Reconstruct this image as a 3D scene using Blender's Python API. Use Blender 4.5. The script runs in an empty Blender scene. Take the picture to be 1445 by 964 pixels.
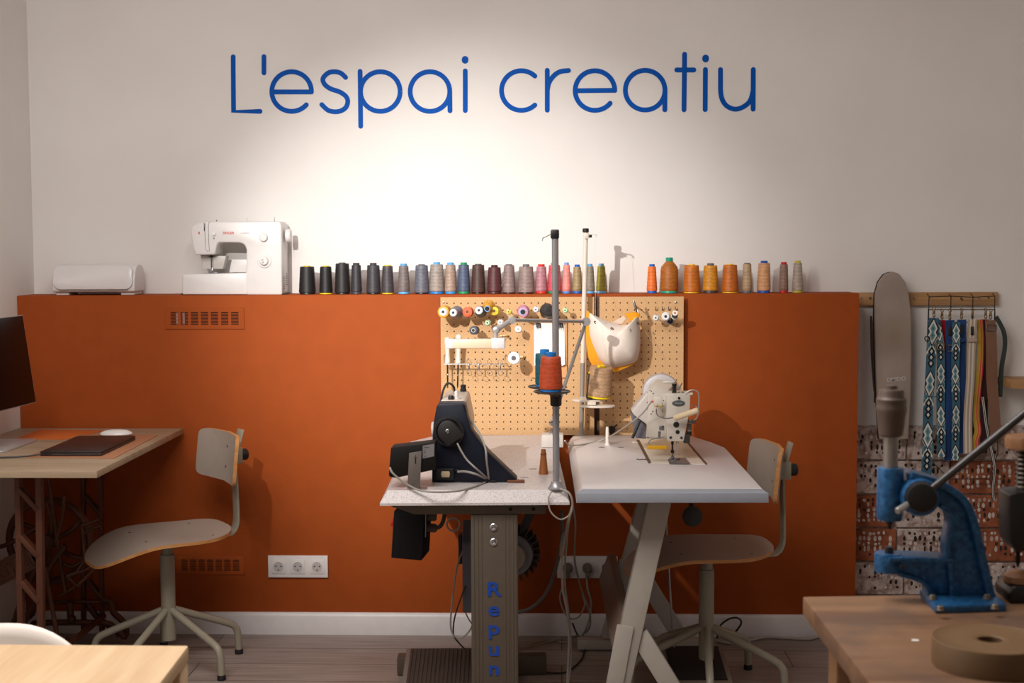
import bpy, bmesh, math, random
from mathutils import Vector, Matrix
random.seed(7)
PI = math.pi
C = bpy.context.scene.collection

# ------------------------------------------------------------------ camera model
F = 2007.0
PITCH, YAW, ROLL = .0705, .0347, -.0041
CAM = Vector((0, -5.16, 1.45))
def basis():
    cp, sp, cy, sy, cr, sr = math.cos(PITCH), math.sin(PITCH), math.cos(YAW), math.sin(YAW), math.cos(ROLL), math.sin(ROLL)
    f = Vector((-sy*cp, cy*cp, -sp)); rt = Vector((cy, sy, 0)); up = rt.cross(f)
    return rt*cr + up*sr, -rt*sr + up*cr, f
RT, UP, FW = basis()
def ray(u, v): return RT*((u-722.5)/F) - UP*((v-482)/F) + FW
def W(u, v, Y=0.0):            # point of the place on the vertical plane y = Y
    d = ray(u, v); return CAM + d*((Y-CAM.y)/d.y)
def H(u, v, z=0.0):            # point of the place at height z
    d = ray(u, v); return CAM + d*((z-CAM.z)/d.z)
def sc(Y): return F/(Y+5.16)   # pixels per metre at depth Y (roughly)

# ------------------------------------------------------------------ materials
def lin(c):
    c = c/255.0
    return c/12.92 if c <= .04045 else ((c+.055)/1.055)**2.4
def L3(c, k=1.0): return (lin(c[0])*k, lin(c[1])*k, lin(c[2])*k, 1)
MATS = {}
def newmat(name):
    m = bpy.data.materials.new(name); m.use_nodes = True
    nt = m.node_tree; b = nt.nodes['Principled BSDF']
    return m, nt, b
def N(nt, t, **kw):
    n = nt.nodes.new(t)
    for k, v in kw.items():
        if k in n.inputs: n.inputs[k].default_value = v
        else: setattr(n, k, v)
    return n
def ramp(nt, fac, stops):
    r = nt.nodes.new('ShaderNodeValToRGB'); e = r.color_ramp.elements
    while len(e) < len(stops): e.new(.5)
    for i, (p, c) in enumerate(stops): e[i].position = p; e[i].color = c
    nt.links.new(fac, r.inputs[0]); return r.outputs[0]
def mix(nt, fac, a, b):
    m = nt.nodes.new('ShaderNodeMix'); m.data_type = 'RGBA'
    for s, v in ((0, fac), (6, a), (7, b)):
        if isinstance(v, (tuple, float, int)): m.inputs[s].default_value = v
        else: nt.links.new(v, m.inputs[s])
    return m.outputs[2]
def math_(nt, op, a, b=None, c=None):
    m = nt.nodes.new('ShaderNodeMath'); m.operation = op
    for i, v in enumerate((a, b, c)):
        if v is None: continue
        if isinstance(v, (float, int)): m.inputs[i].default_value = v
        else: nt.links.new(v, m.inputs[i])
    return m.outputs[0]
def bump(nt, b, h, strength=.2, dist=.002):
    bp = nt.nodes.new('ShaderNodeBump'); bp.inputs['Strength'].default_value = strength; bp.inputs['Distance'].default_value = dist
    nt.links.new(h, bp.inputs['Height']); nt.links.new(bp.outputs[0], b.inputs['Normal'])
def coord(nt, scale=(1, 1, 1), rot=(0, 0, 0), src='Object'):
    tc = nt.nodes.new('ShaderNodeTexCoord'); mp = nt.nodes.new('ShaderNodeMapping')
    mp.inputs['Scale'].default_value = scale; mp.inputs['Rotation'].default_value = rot
    nt.links.new(tc.outputs[src], mp.inputs[0]); return mp.outputs[0]
def pm(name, c, rough=.5, metal=0, var=.03, nscale=30, bmp=0, bscale=200, spec=.5, coat=0):
    """plain surface with a slight procedural unevenness"""
    if name in MATS: return MATS[name]
    m, nt, b = newmat(name)
    co = coord(nt)
    n = N(nt, 'ShaderNodeTexNoise', Scale=nscale, Detail=4.0); nt.links.new(co, n.inputs['Vector'])
    col = ramp(nt, n.outputs['Fac'], [(.3, L3(c, 1-var)), (.7, L3(c, 1+var))])
    nt.links.new(col, b.inputs['Base Color'])
    b.inputs['Roughness'].default_value = rough; b.inputs['Metallic'].default_value = metal
    b.inputs['Specular IOR Level'].default_value = spec; b.inputs['Coat Weight'].default_value = coat
    if bmp:
        n2 = N(nt, 'ShaderNodeTexNoise', Scale=bscale, Detail=3.0); nt.links.new(co, n2.inputs['Vector'])
        bump(nt, b, n2.outputs['Fac'], bmp, .001)
    MATS[name] = m; return m
def threadmat(name, c, c2=None):
    """wound sewing thread: fine cross-wound diamonds"""
    if name in MATS: return MATS[name]
    m, nt, b = newmat(name); co = coord(nt)
    w = N(nt, 'ShaderNodeTexWave', Scale=95.0, Distortion=3.0, Detail=1.0); w.bands_direction = 'Z'; w.inputs['Detail Scale'].default_value = 1.5
    nt.links.new(co, w.inputs['Vector'])
    n = N(nt, 'ShaderNodeTexNoise', Scale=60.0, Detail=2.0); nt.links.new(co, n.inputs['Vector'])
    w2 = N(nt, 'ShaderNodeTexWave', Scale=24.0, Distortion=5.0, Detail=1.0); w2.bands_direction = 'Z'; w2.inputs['Detail Scale'].default_value = 3.0; nt.links.new(co, w2.inputs['Vector'])
    f = math_(nt, 'ADD', math_(nt, 'MULTIPLY', w.outputs['Fac'], .2), math_(nt, 'ADD', math_(nt, 'MULTIPLY', w2.outputs['Fac'], .22), math_(nt, 'MULTIPLY', n.outputs['Fac'], .58)))
    col = ramp(nt, f, [(.25, L3(c, .68)), (.75, L3(c2 or c, 1.2))])
    nt.links.new(col, b.inputs['Base Color']); b.inputs['Roughness'].default_value = .5
    bump(nt, b, w.outputs['Fac'], .25, .001); MATS[name] = m; return m
def woodmat(name, dark, light, axis='Y', scale=1.0, rough=.5, knots=0.0):
    """long grain running along AXIS"""
    if name in MATS: return MATS[name]
    m, nt, b = newmat(name)
    s = {'X': (.6, 9, 9), 'Y': (9, .6, 9), 'Z': (9, 9, .6)}[axis]
    co = coord(nt, tuple(k*scale for k in s))
    n = N(nt, 'ShaderNodeTexNoise', Scale=2.2, Detail=6.0, Distortion=.6); nt.links.new(co, n.inputs['Vector'])
    w = N(nt, 'ShaderNodeTexNoise', Scale=14.0, Detail=3.0); nt.links.new(co, w.inputs['Vector'])
    f = math_(nt, 'ADD', math_(nt, 'MULTIPLY', n.outputs['Fac'], .72), math_(nt, 'MULTIPLY', w.outputs['Fac'], .28))
    mid = tuple((dark[i]+light[i])/2 for i in range(3))
    col = ramp(nt, f, [(.33, L3(dark)), (.5, L3(mid)), (.66, L3(light))])
    nt.links.new(col, b.inputs['Base Color']); b.inputs['Roughness'].default_value = rough
    bump(nt, b, f, .08, .002); MATS[name] = m; return m
def metal(name, c, rough=.25): return pm(name, c, rough, 1.0, .05, 40)

# ------------------------------------------------------------------ mesh builder
class B:
    """collects solids and links them as ONE mesh object"""
    def __init__(s): s.bm = bmesh.new(); s.m = 0
    def _done(s, faces, m, smooth=True):
        for f in faces:
            if f.is_valid: f.material_index = m; f.smooth = smooth
    def _mark(s): s.bm.faces.ensure_lookup_table(); return set(s.bm.faces)
    def _finish(s, before, m, bev=0, seg=2):
        new = [f for f in s.bm.faces if f not in before]
        bmesh.ops.recalc_face_normals(s.bm, faces=new)
        if bev > 0:
            es = set(e for f in new for e in f.edges if len(e.link_faces) == 2 and e.calc_face_angle(0) > .35)
            bmesh.ops.bevel(s.bm, geom=list(es), offset=bev, segments=seg, affect='EDGES', profile=.5, clamp_overlap=True)
        s._done([f for f in s.bm.faces if f not in before], m)
        return s
    def box(s, c, d, rot=None, bev=0, seg=2, m=0):
        b4 = s._mark()
        M = Matrix.Translation(Vector(c)) @ (rot.to_4x4() if rot is not None else Matrix()) @ Matrix.Diagonal((d[0], d[1], d[2], 1))
        bmesh.ops.create_cube(s.bm, size=1.0, matrix=M)
        return s._finish(b4, m, bev, seg)
    def prism(s, pts, fn, d0, d1, bev=0, seg=2, m=0):
        """outline PTS (a, b) carried by fn(a, b, d) from depth d0 to d1"""
        b4 = s._mark()
        A = [s.bm.verts.new(fn(a, b, d0)) for a, b in pts]; Z = [s.bm.verts.new(fn(a, b, d1)) for a, b in pts]
        n = len(pts)
        s.bm.faces.new(A); s.bm.faces.new(list(reversed(Z)))
        for i in range(n): s.bm.faces.new((A[i], Z[i], Z[(i+1) % n], A[(i+1) % n]))
        return s._finish(b4, m, bev, seg)
    def poly(s, pts, y0, y1, **k):  return s.prism(pts, lambda a, b, d: (a, d, b), y0, y1, **k)      # outline in x,z
    def slab(s, pts, z0, z1, **k):  return s.prism(pts, lambda a, b, d: (a, b, d), z0, z1, **k)      # outline in x,y
    def side(s, pts, x0, x1, **k):  return s.prism(pts, lambda a, b, d: (d, a, b), x0, x1, **k)      # outline in y,z
    def tube(s, pts, r, n=8, m=0, smooth=0, closed=False):
        P = [Vector(p) for p in pts]
        if smooth: P = spline(P, smooth, closed)
        R = r if isinstance(r, (list, tuple)) else [r]*len(P)
        if len(R) != len(P): R = [R[min(len(R)-1, int(i*len(R)/len(P)))] for i in range(len(P))]
        b4 = s._mark(); rings = []; prev = None
        for i, p in enumerate(P):
            a = P[i-1] if i > 0 else (P[-1] if closed else p); c = P[i+1] if i < len(P)-1 else (P[0] if closed else p)
            t = (c-a).normalized() if (c-a).length > 1e-9 else Vector((0, 0, 1))
            if prev is None:
                u = t.orthogonal().normalized()
            else:
                u = prev - t*prev.dot(t)
                u = u.normalized() if u.length > 1e-6 else t.orthogonal().normalized()
            prev = u; v = t.cross(u)
            rings.append([s.bm.verts.new(p + (u*math.cos(2*PI*k/n) + v*math.sin(2*PI*k/n))*R[i]) for k in range(n)])
        m_ = len(rings)
        for i in range(m_ if closed else m_-1):
            a, c = rings[i], rings[(i+1) % m_]
            for k in range(n): s.bm.faces.new((a[k], a[(k+1) % n], c[(k+1) % n], c[k]))
        if not closed: s.bm.faces.new(list(reversed(rings[0]))); s.bm.faces.new(rings[-1])
        return s._finish(b4, m)
    def strip(s, pts, w, t, wdir=(0, 1, 0), m=0, smooth=0, bev=0):
        """flat bar or strap along PTS, width w along wdir, thickness t"""
        P = [Vector(p) for p in pts]
        if smooth: P = spline(P, smooth)
        wd = Vector(wdir).normalized(); b4 = s._mark(); rings = []
        for i, p in enumerate(P):
            a = P[max(0, i-1)]; c = P[min(len(P)-1, i+1)]; tg = (c-a).normalized()
            wv = (wd - tg*wd.dot(tg)).normalized(); nv = tg.cross(wv)
            rings.append([s.bm.verts.new(p + wv*(i1*w/2) + nv*(j1*t/2)) for i1, j1 in ((-1, -1), (1, -1), (1, 1), (-1, 1))])
        for a, c in zip(rings, rings[1:]):
            for k in range(4): s.bm.faces.new((a[k], a[(k+1) % 4], c[(k+1) % 4], c[k]))
        s.bm.faces.new(list(reversed(rings[0]))); s.bm.faces.new(rings[-1])
        return s._finish(b4, m, bev)
    def lathe(s, prof, o=(0, 0, 0), ax=(0, 0, 1), n=24, m=0, sx=1.0):
        """profile [(radius, height)] turned about the axis AX through O"""
        ax = Vector(ax).normalized(); u = ax.orthogonal().normalized()
        if abs(ax.z) > .99: u = Vector((1, 0, 0))
        v = ax.cross(u); o = Vector(o); b4 = s._mark(); rings = []
        for r, h in prof:
            if r <= 1e-7: rings.append([s.bm.verts.new(o + ax*h)])
            else: rings.append([s.bm.verts.new(o + ax*h + (u*math.cos(2*PI*k/n)*sx + v*math.sin(2*PI*k/n))*r) for k in range(n)])
        for a, c in zip(rings, rings[1:]):
            if len(a) == 1 and len(c) == 1: continue
            for k in range(n):
                q = [a[k % len(a)], a[(k+1) % len(a)], c[(k+1) % len(c)], c[k % len(c)]]
                q = list(dict.fromkeys(q))
                if len(q) > 2: s.bm.faces.new(q)
        if len(rings[0]) > 1: s.bm.faces.new(list(reversed(rings[0])))
        if len(rings[-1]) > 1: s.bm.faces.new(rings[-1])
        return s._finish(b4, m)
    def ring(s, o, ax, R, r, n=20, k=6, m=0, sx=1.0):
        ax = Vector(ax).normalized(); u = ax.orthogonal().normalized(); v = ax.cross(u); o = Vector(o)
        return s.tube([o + (u*math.cos(2*PI*i/n)*sx + v*math.sin(2*PI*i/n))*R for i in range(n)], r, k, m, closed=True)
    def grid(s, f, nu, nv, m=0, flip=False):
        b4 = s._mark()
        V = [[s.bm.verts.new(f(i/(nu-1), j/(nv-1))) for j in range(nv)] for i in range(nu)]
        for i in range(nu-1):
            for j in range(nv-1):
                s.bm.faces.new((V[i][j], V[i+1][j], V[i+1][j+1], V[i][j+1]))
        s._done([f for f in s.bm.faces if f not in b4], m); return V
    def build(s, name, mats, parent=None, loc=(0, 0, 0), rotz=0, angle=40):
        me = bpy.data.meshes.new(name); s.bm.to_mesh(me); s.bm.free()
        for m in (mats if isinstance(mats, (list, tuple)) else [mats]): me.materials.append(m)
        try: me.set_sharp_from_angle(angle=math.radians(angle))
        except Exception: pass
        o = bpy.data.objects.new(name, me); C.objects.link(o)
        o.location = loc; o.rotation_euler = (0, 0, rotz)
        if parent is not None: o.parent = parent
        return o
def spline(P, k, closed=False):
    out = []; n = len(P)
    for i in range(n if closed else n-1):
        if closed: a, b, c, d = P[i-1], P[i], P[(i+1) % n], P[(i+2) % n]
        else: a, b, c, d = P[max(0, i-1)], P[i], P[i+1], P[min(n-1, i+2)]
        for j in range(k):
            t = j/k
            out.append(.5*((2*b) + (c-a)*t + (2*a-5*b+4*c-d)*t*t + (3*b-a-3*c+d)*t**3))
    if not closed: out.append(P[-1])
    return out
def tag(o, label=None, cat=None, group=None, kind=None):
    if label: o['label'] = label
    if cat: o['category'] = cat
    if group: o['group'] = group
    if kind: o['kind'] = kind
    return o
def thing(name, label, cat, loc=(0, 0, 0), rotz=0, group=None):
    o = bpy.data.objects.new(name, None); C.objects.link(o); o.empty_display_size = .05
    o.location = loc; o.rotation_euler = (0, 0, rotz)
    return tag(o, label, cat, group)
def copy_tree(o, parent=None):
    c = o.copy(); C.objects.link(c)
    if parent is not None: c.parent = parent
    for ch in list(o.children): copy_tree(ch, c)
    return c
def struct(name, b, m): return tag(b.build(name, m), kind='structure')
def textobj(name, s, size, mat, parent, loc, rot=(PI/2, 0, 0), ext=.0006, bold=0.0, align='CENTER', sx=1.0):
    cu = bpy.data.curves.new(name, 'FONT'); cu.body = s; cu.size = size; cu.extrude = ext; cu.offset = bold; cu.align_x = align
    cu.resolution_u = 4
    t = bpy.data.objects.new(name, cu); C.objects.link(t)
    dg = bpy.context.evaluated_depsgraph_get(); me = bpy.data.meshes.new_from_object(t.evaluated_get(dg))
    bpy.data.objects.remove(t); bpy.data.curves.remove(cu)
    me.name = name; me.materials.clear(); me.materials.append(mat)
    o = bpy.data.objects.new(name, me); C.objects.link(o); o.parent = parent; o.location = loc; o.rotation_euler = rot; o.scale = (sx, 1, 1)
    return o
def rz(a): return Matrix.Rotation(a, 3, 'Z')
def rot_between(d):            # matrix that turns +Z onto direction d
    return Vector((0, 0, 1)).rotation_difference(Vector(d).normalized()).to_matrix()

# ------------------------------------------------------------------ common materials
WHITE_PLASTIC = pm('white plastic', (226, 222, 220), .35, coat=.1, var=.015)
CREAM = pm('cream enamel', (222, 214, 200), .35)
CHROME = metal('chrome', (200, 200, 205), .18)
STEEL = metal('brushed steel', (150, 150, 155), .32)
DARKSTEEL = metal('dark steel', (60, 58, 58), .4)
BLACK = pm('black plastic', (22, 21, 22), .45)
RUBBER = pm('black rubber', (14, 14, 15), .7)
GREYPAINT = pm('grey beige painted metal', (158, 148, 132), .45)
CABLE_GREY = pm('grey cable', (150, 144, 136), .5)
CABLE_WHITE = pm('white cable', (172, 164, 154), .5)
ORANGE = pm('terracotta paint', (158, 74, 28), .68, var=.05, nscale=14, bmp=.15, bscale=400, spec=.15)
PAPER = pm('white paper', (238, 236, 232), .8)
DARK = pm('dark hollow', (10, 8, 7), .9)

# ------------------------------------------------------------------ the room
XL, XR, HL, DL = -2.0, 1.073, 1.257, .178       # low wall: ends, height, depth of its ledge
def wallmat():
    m, nt, b = newmat('white wall paint'); co = coord(nt)
    n = N(nt, 'ShaderNodeTexNoise', Scale=2.5, Detail=5.0); nt.links.new(co, n.inputs['Vector'])
    nt.links.new(ramp(nt, n.outputs['Fac'], [(.3, L3((230, 225, 221))), (.7, L3((236, 232, 228)))]), b.inputs['Base Color'])
    b.inputs['Roughness'].default_value = .75
    n2 = N(nt, 'ShaderNodeTexNoise', Scale=160.0, Detail=2.0); nt.links.new(co, n2.inputs['Vector']); bump(nt, b, n2.outputs['Fac'], .05, .001)
    return m
WALL = wallmat()
def floormat():
    m, nt, b = newmat('grey brown plank floor'); co = coord(nt)
    br = N(nt, 'ShaderNodeTexBrick', Scale=1.0); br.offset = .37
    br.inputs['Brick Width'].default_value = 1.25; br.inputs['Row Height'].default_value = .19; br.inputs['Mortar Size'].default_value = .0018
    br.inputs['Color1'].default_value = L3((146, 132, 124)); br.inputs['Color2'].default_value = L3((164, 150, 141)); br.inputs['Mortar'].default_value = L3((62, 50, 45))
    nt.links.new(co, br.inputs['Vector'])
    g = coord(nt, (1.2, 26, 1)); n = N(nt, 'ShaderNodeTexNoise', Scale=3.0, Detail=8.0, Distortion=.7); nt.links.new(g, n.inputs['Vector'])
    grain = ramp(nt, n.outputs['Fac'], [(.3, (.55, .52, .5, 1)), (.55, (.95, .95, .95, 1)), (.75, (1.15, 1.13, 1.1, 1))])
    mx = nt.nodes.new('ShaderNodeMix'); mx.data_type = 'RGBA'; mx.blend_type = 'MULTIPLY'; mx.inputs[0].default_value = .8
    nt.links.new(br.outputs['Color'], mx.inputs[6]); nt.links.new(grain, mx.inputs[7]); nt.links.new(mx.outputs[2], b.inputs['Base Color'])
    b.inputs['Roughness'].default_value = .45; bump(nt, b, n.outputs['Fac'], .06, .001)
    return m
struct('floor', B().box((.2, -3.1, -.05), (4.9, 6.9, .1)), floormat())
struct('ceiling', B().box((.2, -3.1, 2.95), (4.9, 6.9, .1)), WALL)
struct('wall_back', B().box((.2, DL+.05, 1.45), (4.9, .1, 2.9)), WALL)
struct('wall_left', B().box((XL-.05, -3.1, 1.45), (.1, 6.7, 2.9)), WALL)
struct('wall_right', B().box((2.45, -3.1, 1.45), (.1, 6.7, 2.9)), WALL)
struct('wall_front', B().box((.2, -6.45, 1.45), (4.9, .1, 2.9)), WALL)
struct('wall_back_lower', B().box(((XL+XR)/2, DL/2, HL/2), (XR-XL, DL, HL), bev=.003, seg=2), ORANGE)
skirt = B().side([(0, 0), (-.016, 0), (-.016, .068), (-.011, .078), (-.006, .081), (0, .081)], XL, XR)
struct('baseboard_back', skirt, pm('white skirting', (226, 220, 220), .4))
# bare hollow bricks, partly plastered, low on the wall beyond the terracotta
def brickwall():
    b = B(); z = .757; r = random.Random(3); x0 = XR; Y = DL-.006
    b.box(((x0+2.4)/2, DL-.002, z/2), (2.4-x0, .004, z), m=0)
    row = 0; zz = z
    while zz > 0:
        h = .128; x = x0 - r.uniform(0, .12)
        while x < 2.4:
            w = .245; xa, xb = max(x, x0)+.004, min(x+w, 2.4)-.004
            if xb-xa > .03 and zz-h > -.1:
                bare = ((row, ) in ((2,), (3,)) and (xa < 1.14 or 1.42 < xa < 1.66)) or r.random() < .1
                mi = 1 if bare else 2
                zc = zz-h/2-.004; b.box(((xa+xb)/2, Y-.006, zc), (xb-xa+.003, .012, h-.006), m=mi, bev=.003, seg=1)
                n = max(1, int((xb-xa)/.021))
                for k in range(n):
                    for q in range(5):
                        if r.random() < .14: continue
                        cx = xa+.014+(xb-xa-.028)*(k+.5)/n + r.uniform(-.004, .004); cz = zz-.016-(h-.03)*(q+.35)/5 + r.uniform(-.003, .003)
                        tall = q in (1, 3); fill = r.random() < (.75 if bare else .55)
                        rx, rzz = r.uniform(.004, .0065), (r.uniform(.009, .013) if tall else r.uniform(.005, .008))
                        pts = [(cx+rx*math.cos(2*PI*i/7), max(.003, cz+rzz*math.sin(2*PI*i/7)*r.uniform(.85, 1.1))) for i in range(7)]
                        b.poly(pts, Y-.0135 if fill else Y-.0125, Y-.01, m=0 if fill else 3)
            x += w
        row += 1; zz -= h
    return b
def plaster(name, a, c, sc_=18, rough=.9):
    m, nt, b = newmat(name); co = coord(nt)
    n = N(nt, 'ShaderNodeTexNoise', Scale=sc_, Detail=7.0, Distortion=.5); nt.links.new(co, n.inputs['Vector'])
    nt.links.new(ramp(nt, n.outputs['Fac'], [(.38, L3(a)), (.6, L3(c))]), b.inputs['Base Color']); b.inputs['Roughness'].default_value = rough
    n2 = N(nt, 'ShaderNodeTexNoise', Scale=70.0, Detail=5.0); nt.links.new(co, n2.inputs['Vector']); bump(nt, b, n2.outputs['Fac'], .8, .004)
    return m
struct('wall_back_brick', brickwall(), [plaster('lime mortar', (166, 150, 142), (214, 203, 196), 40), plaster('bare red brick', (120, 62, 38), (158, 90, 58)),
       plaster('plaster smeared brick', (140, 112, 100), (200, 184, 176), 34), pm('brick holes', (44, 32, 27), .9)])

# ------------------------------------------------------------------ camera and light
cam = bpy.data.cameras.new('camera'); co_ = bpy.data.objects.new('camera', cam); C.objects.link(co_)
M = Matrix((RT, UP, -FW)).transposed().to_4x4(); M.translation = CAM; co_.matrix_world = M
cam.sensor_width = 36; cam.lens = F*36/1445; cam.clip_end = 50
cam.dof.use_dof = True; cam.dof.focus_distance = 4.8; cam.dof.aperture_fstop = 7.1
bpy.context.scene.camera = co_
def spot(name, loc, target, power, angle, blend, r, col):
    l = bpy.data.lights.new(name, 'SPOT'); l.energy = power; l.spot_size = math.radians(angle); l.spot_blend = blend; l.shadow_soft_size = r; l.color = col
    o = bpy.data.objects.new(name, l); C.objects.link(o); o.location = loc
    o.rotation_euler = (Vector(target)-Vector(loc)).to_track_quat('-Z', 'Y').to_euler(); return o
def area(name, loc, target, power, sx, sy, col):
    l = bpy.data.lights.new(name, 'AREA'); l.shape = 'RECTANGLE'; l.size = sx; l.size_y = sy; l.energy = power; l.color = col
    o = bpy.data.objects.new(name, l); C.objects.link(o); o.location = loc
    o.rotation_euler = (Vector(target)-Vector(loc)).to_track_quat('-Z', 'Y').to_euler(); return o
spot('spot_lamp', (-1.15, -2.6, 2.14), (-.38, 0, 1.2), 335, 46, 1.0, .02, (1, .96, .915))
area('ambient_fill', (-.85, -2.5, 2.85), (-.85, -1.9, 0), 99, 2.0, 1.4, (1, .96, .93))  # unseen broad overhead area light, added as soft ambient fill
w = bpy.data.worlds.new('world'); bpy.context.scene.world = w; w.use_nodes = True
w.node_tree.nodes['Background'].inputs[0].default_value = (.05, .05, .05, 1)
vs = bpy.context.scene.view_settings; vs.view_transform = 'Standard'; vs.look = 'None'; vs.exposure = 0; vs.gamma = 1; vs.use_curve_mapping = False
# ------------------------------------------------------------------ blue lettering on the white wall
BLUE = pm('blue vinyl lettering', (0, 82, 176), .6, var=.02, spec=.12)
def stroke(b, P, r, Y, m=0):
    """one round-ended stroke of constant width laid flat on the wall"""
    P = [Vector(p) for p in P]; n = len(P); Lp, Rp = [], []
    for i, p in enumerate(P):
        t = (P[min(n-1, i+1)]-P[max(0, i-1)]).normalized(); nv = Vector((-t.y, t.x))
        k = 1.0
        if 0 < i < n-1:
            t0 = (p-P[i-1]).normalized(); c = max(.5, abs(nv.dot(Vector((-t0.y, t0.x))))); k = 1/c
        Lp.append(p+nv*r*k); Rp.append(p-nv*r*k)
    def cap(c, d):
        a0 = math.atan2(d.y, d.x); return [c+Vector((math.cos(a0+a), math.sin(a0+a)))*r for a in (PI/2-PI*k/9 for k in range(1, 9))]
    pts = Lp + cap(P[-1], (P[-1]-P[-2]).normalized()) + list(reversed(Rp)) + cap(P[0], (P[0]-P[1]).normalized())
    # strips, so the outline may bend back on itself
    b4 = b._mark()
    def face(q):
        A = [b.bm.verts.new((v.x, Y, v.y)) for v in q]; Z = [b.bm.verts.new((v.x, Y+.0015, v.y)) for v in q]
        b.bm.faces.new(A)
        for i in range(len(q)): b.bm.faces.new((A[i], Z[i], Z[(i+1) % len(q)], A[(i+1) % len(q)]))
    if n == 2: face(pts)
    else:
        AL = [b.bm.verts.new((v.x, Y, v.y)) for v in Lp]; AR = [b.bm.verts.new((v.x, Y, v.y)) for v in Rp]
        ZL = [b.bm.verts.new((v.x, Y+.0015, v.y)) for v in Lp]; ZR = [b.bm.verts.new((v.x, Y+.0015, v.y)) for v in Rp]
        for i in range(n-1):
            b.bm.faces.new((AL[i], AR[i], AR[i+1], AL[i+1])); b.bm.faces.new((AL[i], AL[i+1], ZL[i+1], ZL[i])); b.bm.faces.new((AR[i], ZR[i], ZR[i+1], AR[i+1]))
        for c, d in () if (P[0]-P[-1]).length < .001 else ((P[-1], (P[-1]-P[-2]).normalized()), (P[0], (P[0]-P[1]).normalized())):
            nv = Vector((-d.y, d.x)); face([c+nv*r]+cap(c, d)+[c-nv*r])
    b._finish(b4, m)
def arc(cx, cy, r, a0, a1, n=28): return [(cx+r*math.cos(math.radians(a0+(a1-a0)*i/n)), cy+r*math.sin(math.radians(a0+(a1-a0)*i/n))) for i in range(n+1)]
# strokes in units of a drawing 3.6125 per photo pixel; origin (300,60) for the first word, (690,60) for the second
def sp(P): return [(p.x, p.y) for p in spline([Vector((x, y)) for x, y in P], 5)]
WORD1 = [[[(105, 73), (107, 351), (242, 351)]], [[(262, 72), (262, 155)]],
  [[(303, 252), (504, 252)], arc(403, 250, 101, 1, -318, 44)],
  [sp([(678, 178), (655, 157), (625, 149), (590, 155), (563, 183), (571, 213), (602, 236), (648, 252), (679, 274), (689, 300), (680, 330), (655, 348), (623, 353), (588, 345), (557, 317)])],
  [[(752, 147), (755, 427)], arc(855, 250, 101, 0, 360, 44)], [arc(1108, 250, 101, 0, 360, 44), [(1209, 250), (1210, 348)]],
  [[(1288, 145), (1288, 347)], [(1287, 86), (1287, 91)]]]
WORD2 = [[arc(165, 245, 101, -47, -313, 40)], [[(297, 142), (297, 345)], sp([(297, 245), (306, 205), (330, 170), (362, 149), (405, 143)])],
  [[(440, 246), (640, 244)], arc(540, 245, 101, 0, -320, 44)], [arc(796, 243, 101, 0, 360, 44), [(897, 243), (896, 343)]],
  [[(997, 60), (994, 343)], [(957, 140), (1044, 140)]], [[(1103, 138), (1102, 342)], [(1104, 79), (1104, 84)]],
  [sp([(1180, 138), (1180, 200), (1181, 255), (1190, 293), (1214, 325), (1256, 340), (1300, 326), (1332, 295), (1345, 250)]), [(1347, 138), (1346, 340)]]]
sign = thing('wall_lettering', "blue lettering reading L'espai creatiu high on the white wall", 'lettering', (-.25, DL, 1.9))
dots = {(6, 1): 1.25, (5, 1): 1.25}
for ox, word in ((300, WORD1), (690, WORD2)):
    for li, glyph in enumerate(word):
        b = B()
        for si, st in enumerate(glyph):
            P = []
            for x, y in st:
                p = W(ox+x/3.6125, 60+y/3.6125, DL); P.append((p.x, p.z))
            r = .00885
            if (ox, li, si) in ((300, 6, 1), (690, 5, 1)): r = .0122
            stroke(b, P, r, DL-.0016-.0003*si)
        o = b.build('letter', BLUE, sign); o.location = -Vector(sign.location)

# ------------------------------------------------------------------ cones of thread on the ledge
LEDGE_Y = .075
def cone(name, label, group, loc, h, rb, rt, col, cap=(40, 40, 42), base=None, cap_r=None, shape='cone', rotz=0, tilt=None, capH=.008, baseH=.008, catname='thread spool'):
    """a wound cone: winding > cone core; base and cap of the core show above and below it"""
    t = thing(name, label, catname, loc, rotz, group)
    base = base or cap; cap_r = cap_r or rt*.55
    b = B(); z0 = baseH; z1 = h-capH
    prof = [(rb*.9, z0)]
    if shape == 'king': prof += [(rb*.98, z0+.003), (rb, z0+.01), (rb*.99, z0+(z1-z0)*.7), (rb*.9, z0+(z1-z0)*.82), (cap_r*1.15, z1-.002), (cap_r, z1)]
    else:
        prof += [(rb*.99, z0+.002)]
        for i in range(1, 9): prof.append((rb+(rt-rb)*i/9 + (.0004 if i % 2 else 0), z0+.002+(z1-z0-.006)*i/9))
        prof += [(rt, z1-.003), (rt*.93, z1), (cap_r*.9, z1)]
    b.lathe(prof, n=28); b.build('winding', threadmat('thread %d %d %d' % col, col), t)
    k = B(); k.lathe([(cap_r*.7, z1-.01), (cap_r, z1-.002), (cap_r, h-.001), (cap_r*.9, h), (cap_r*.55, h), (cap_r*.5, h-.012), (0, h-.012)], n=18)
    k.build('core_top', pm('core %d %d %d' % cap, cap, .4, var=.02), t)
    k = B(); k.lathe([(rb*.86, 0), (rb*.92, .001), (rb*.9, z0+.001), (rb*.6, z0+.002)], n=24); k.build('core_base', pm('core %d %d %d' % base, base, .4, var=.02), t)
    return t
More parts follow.
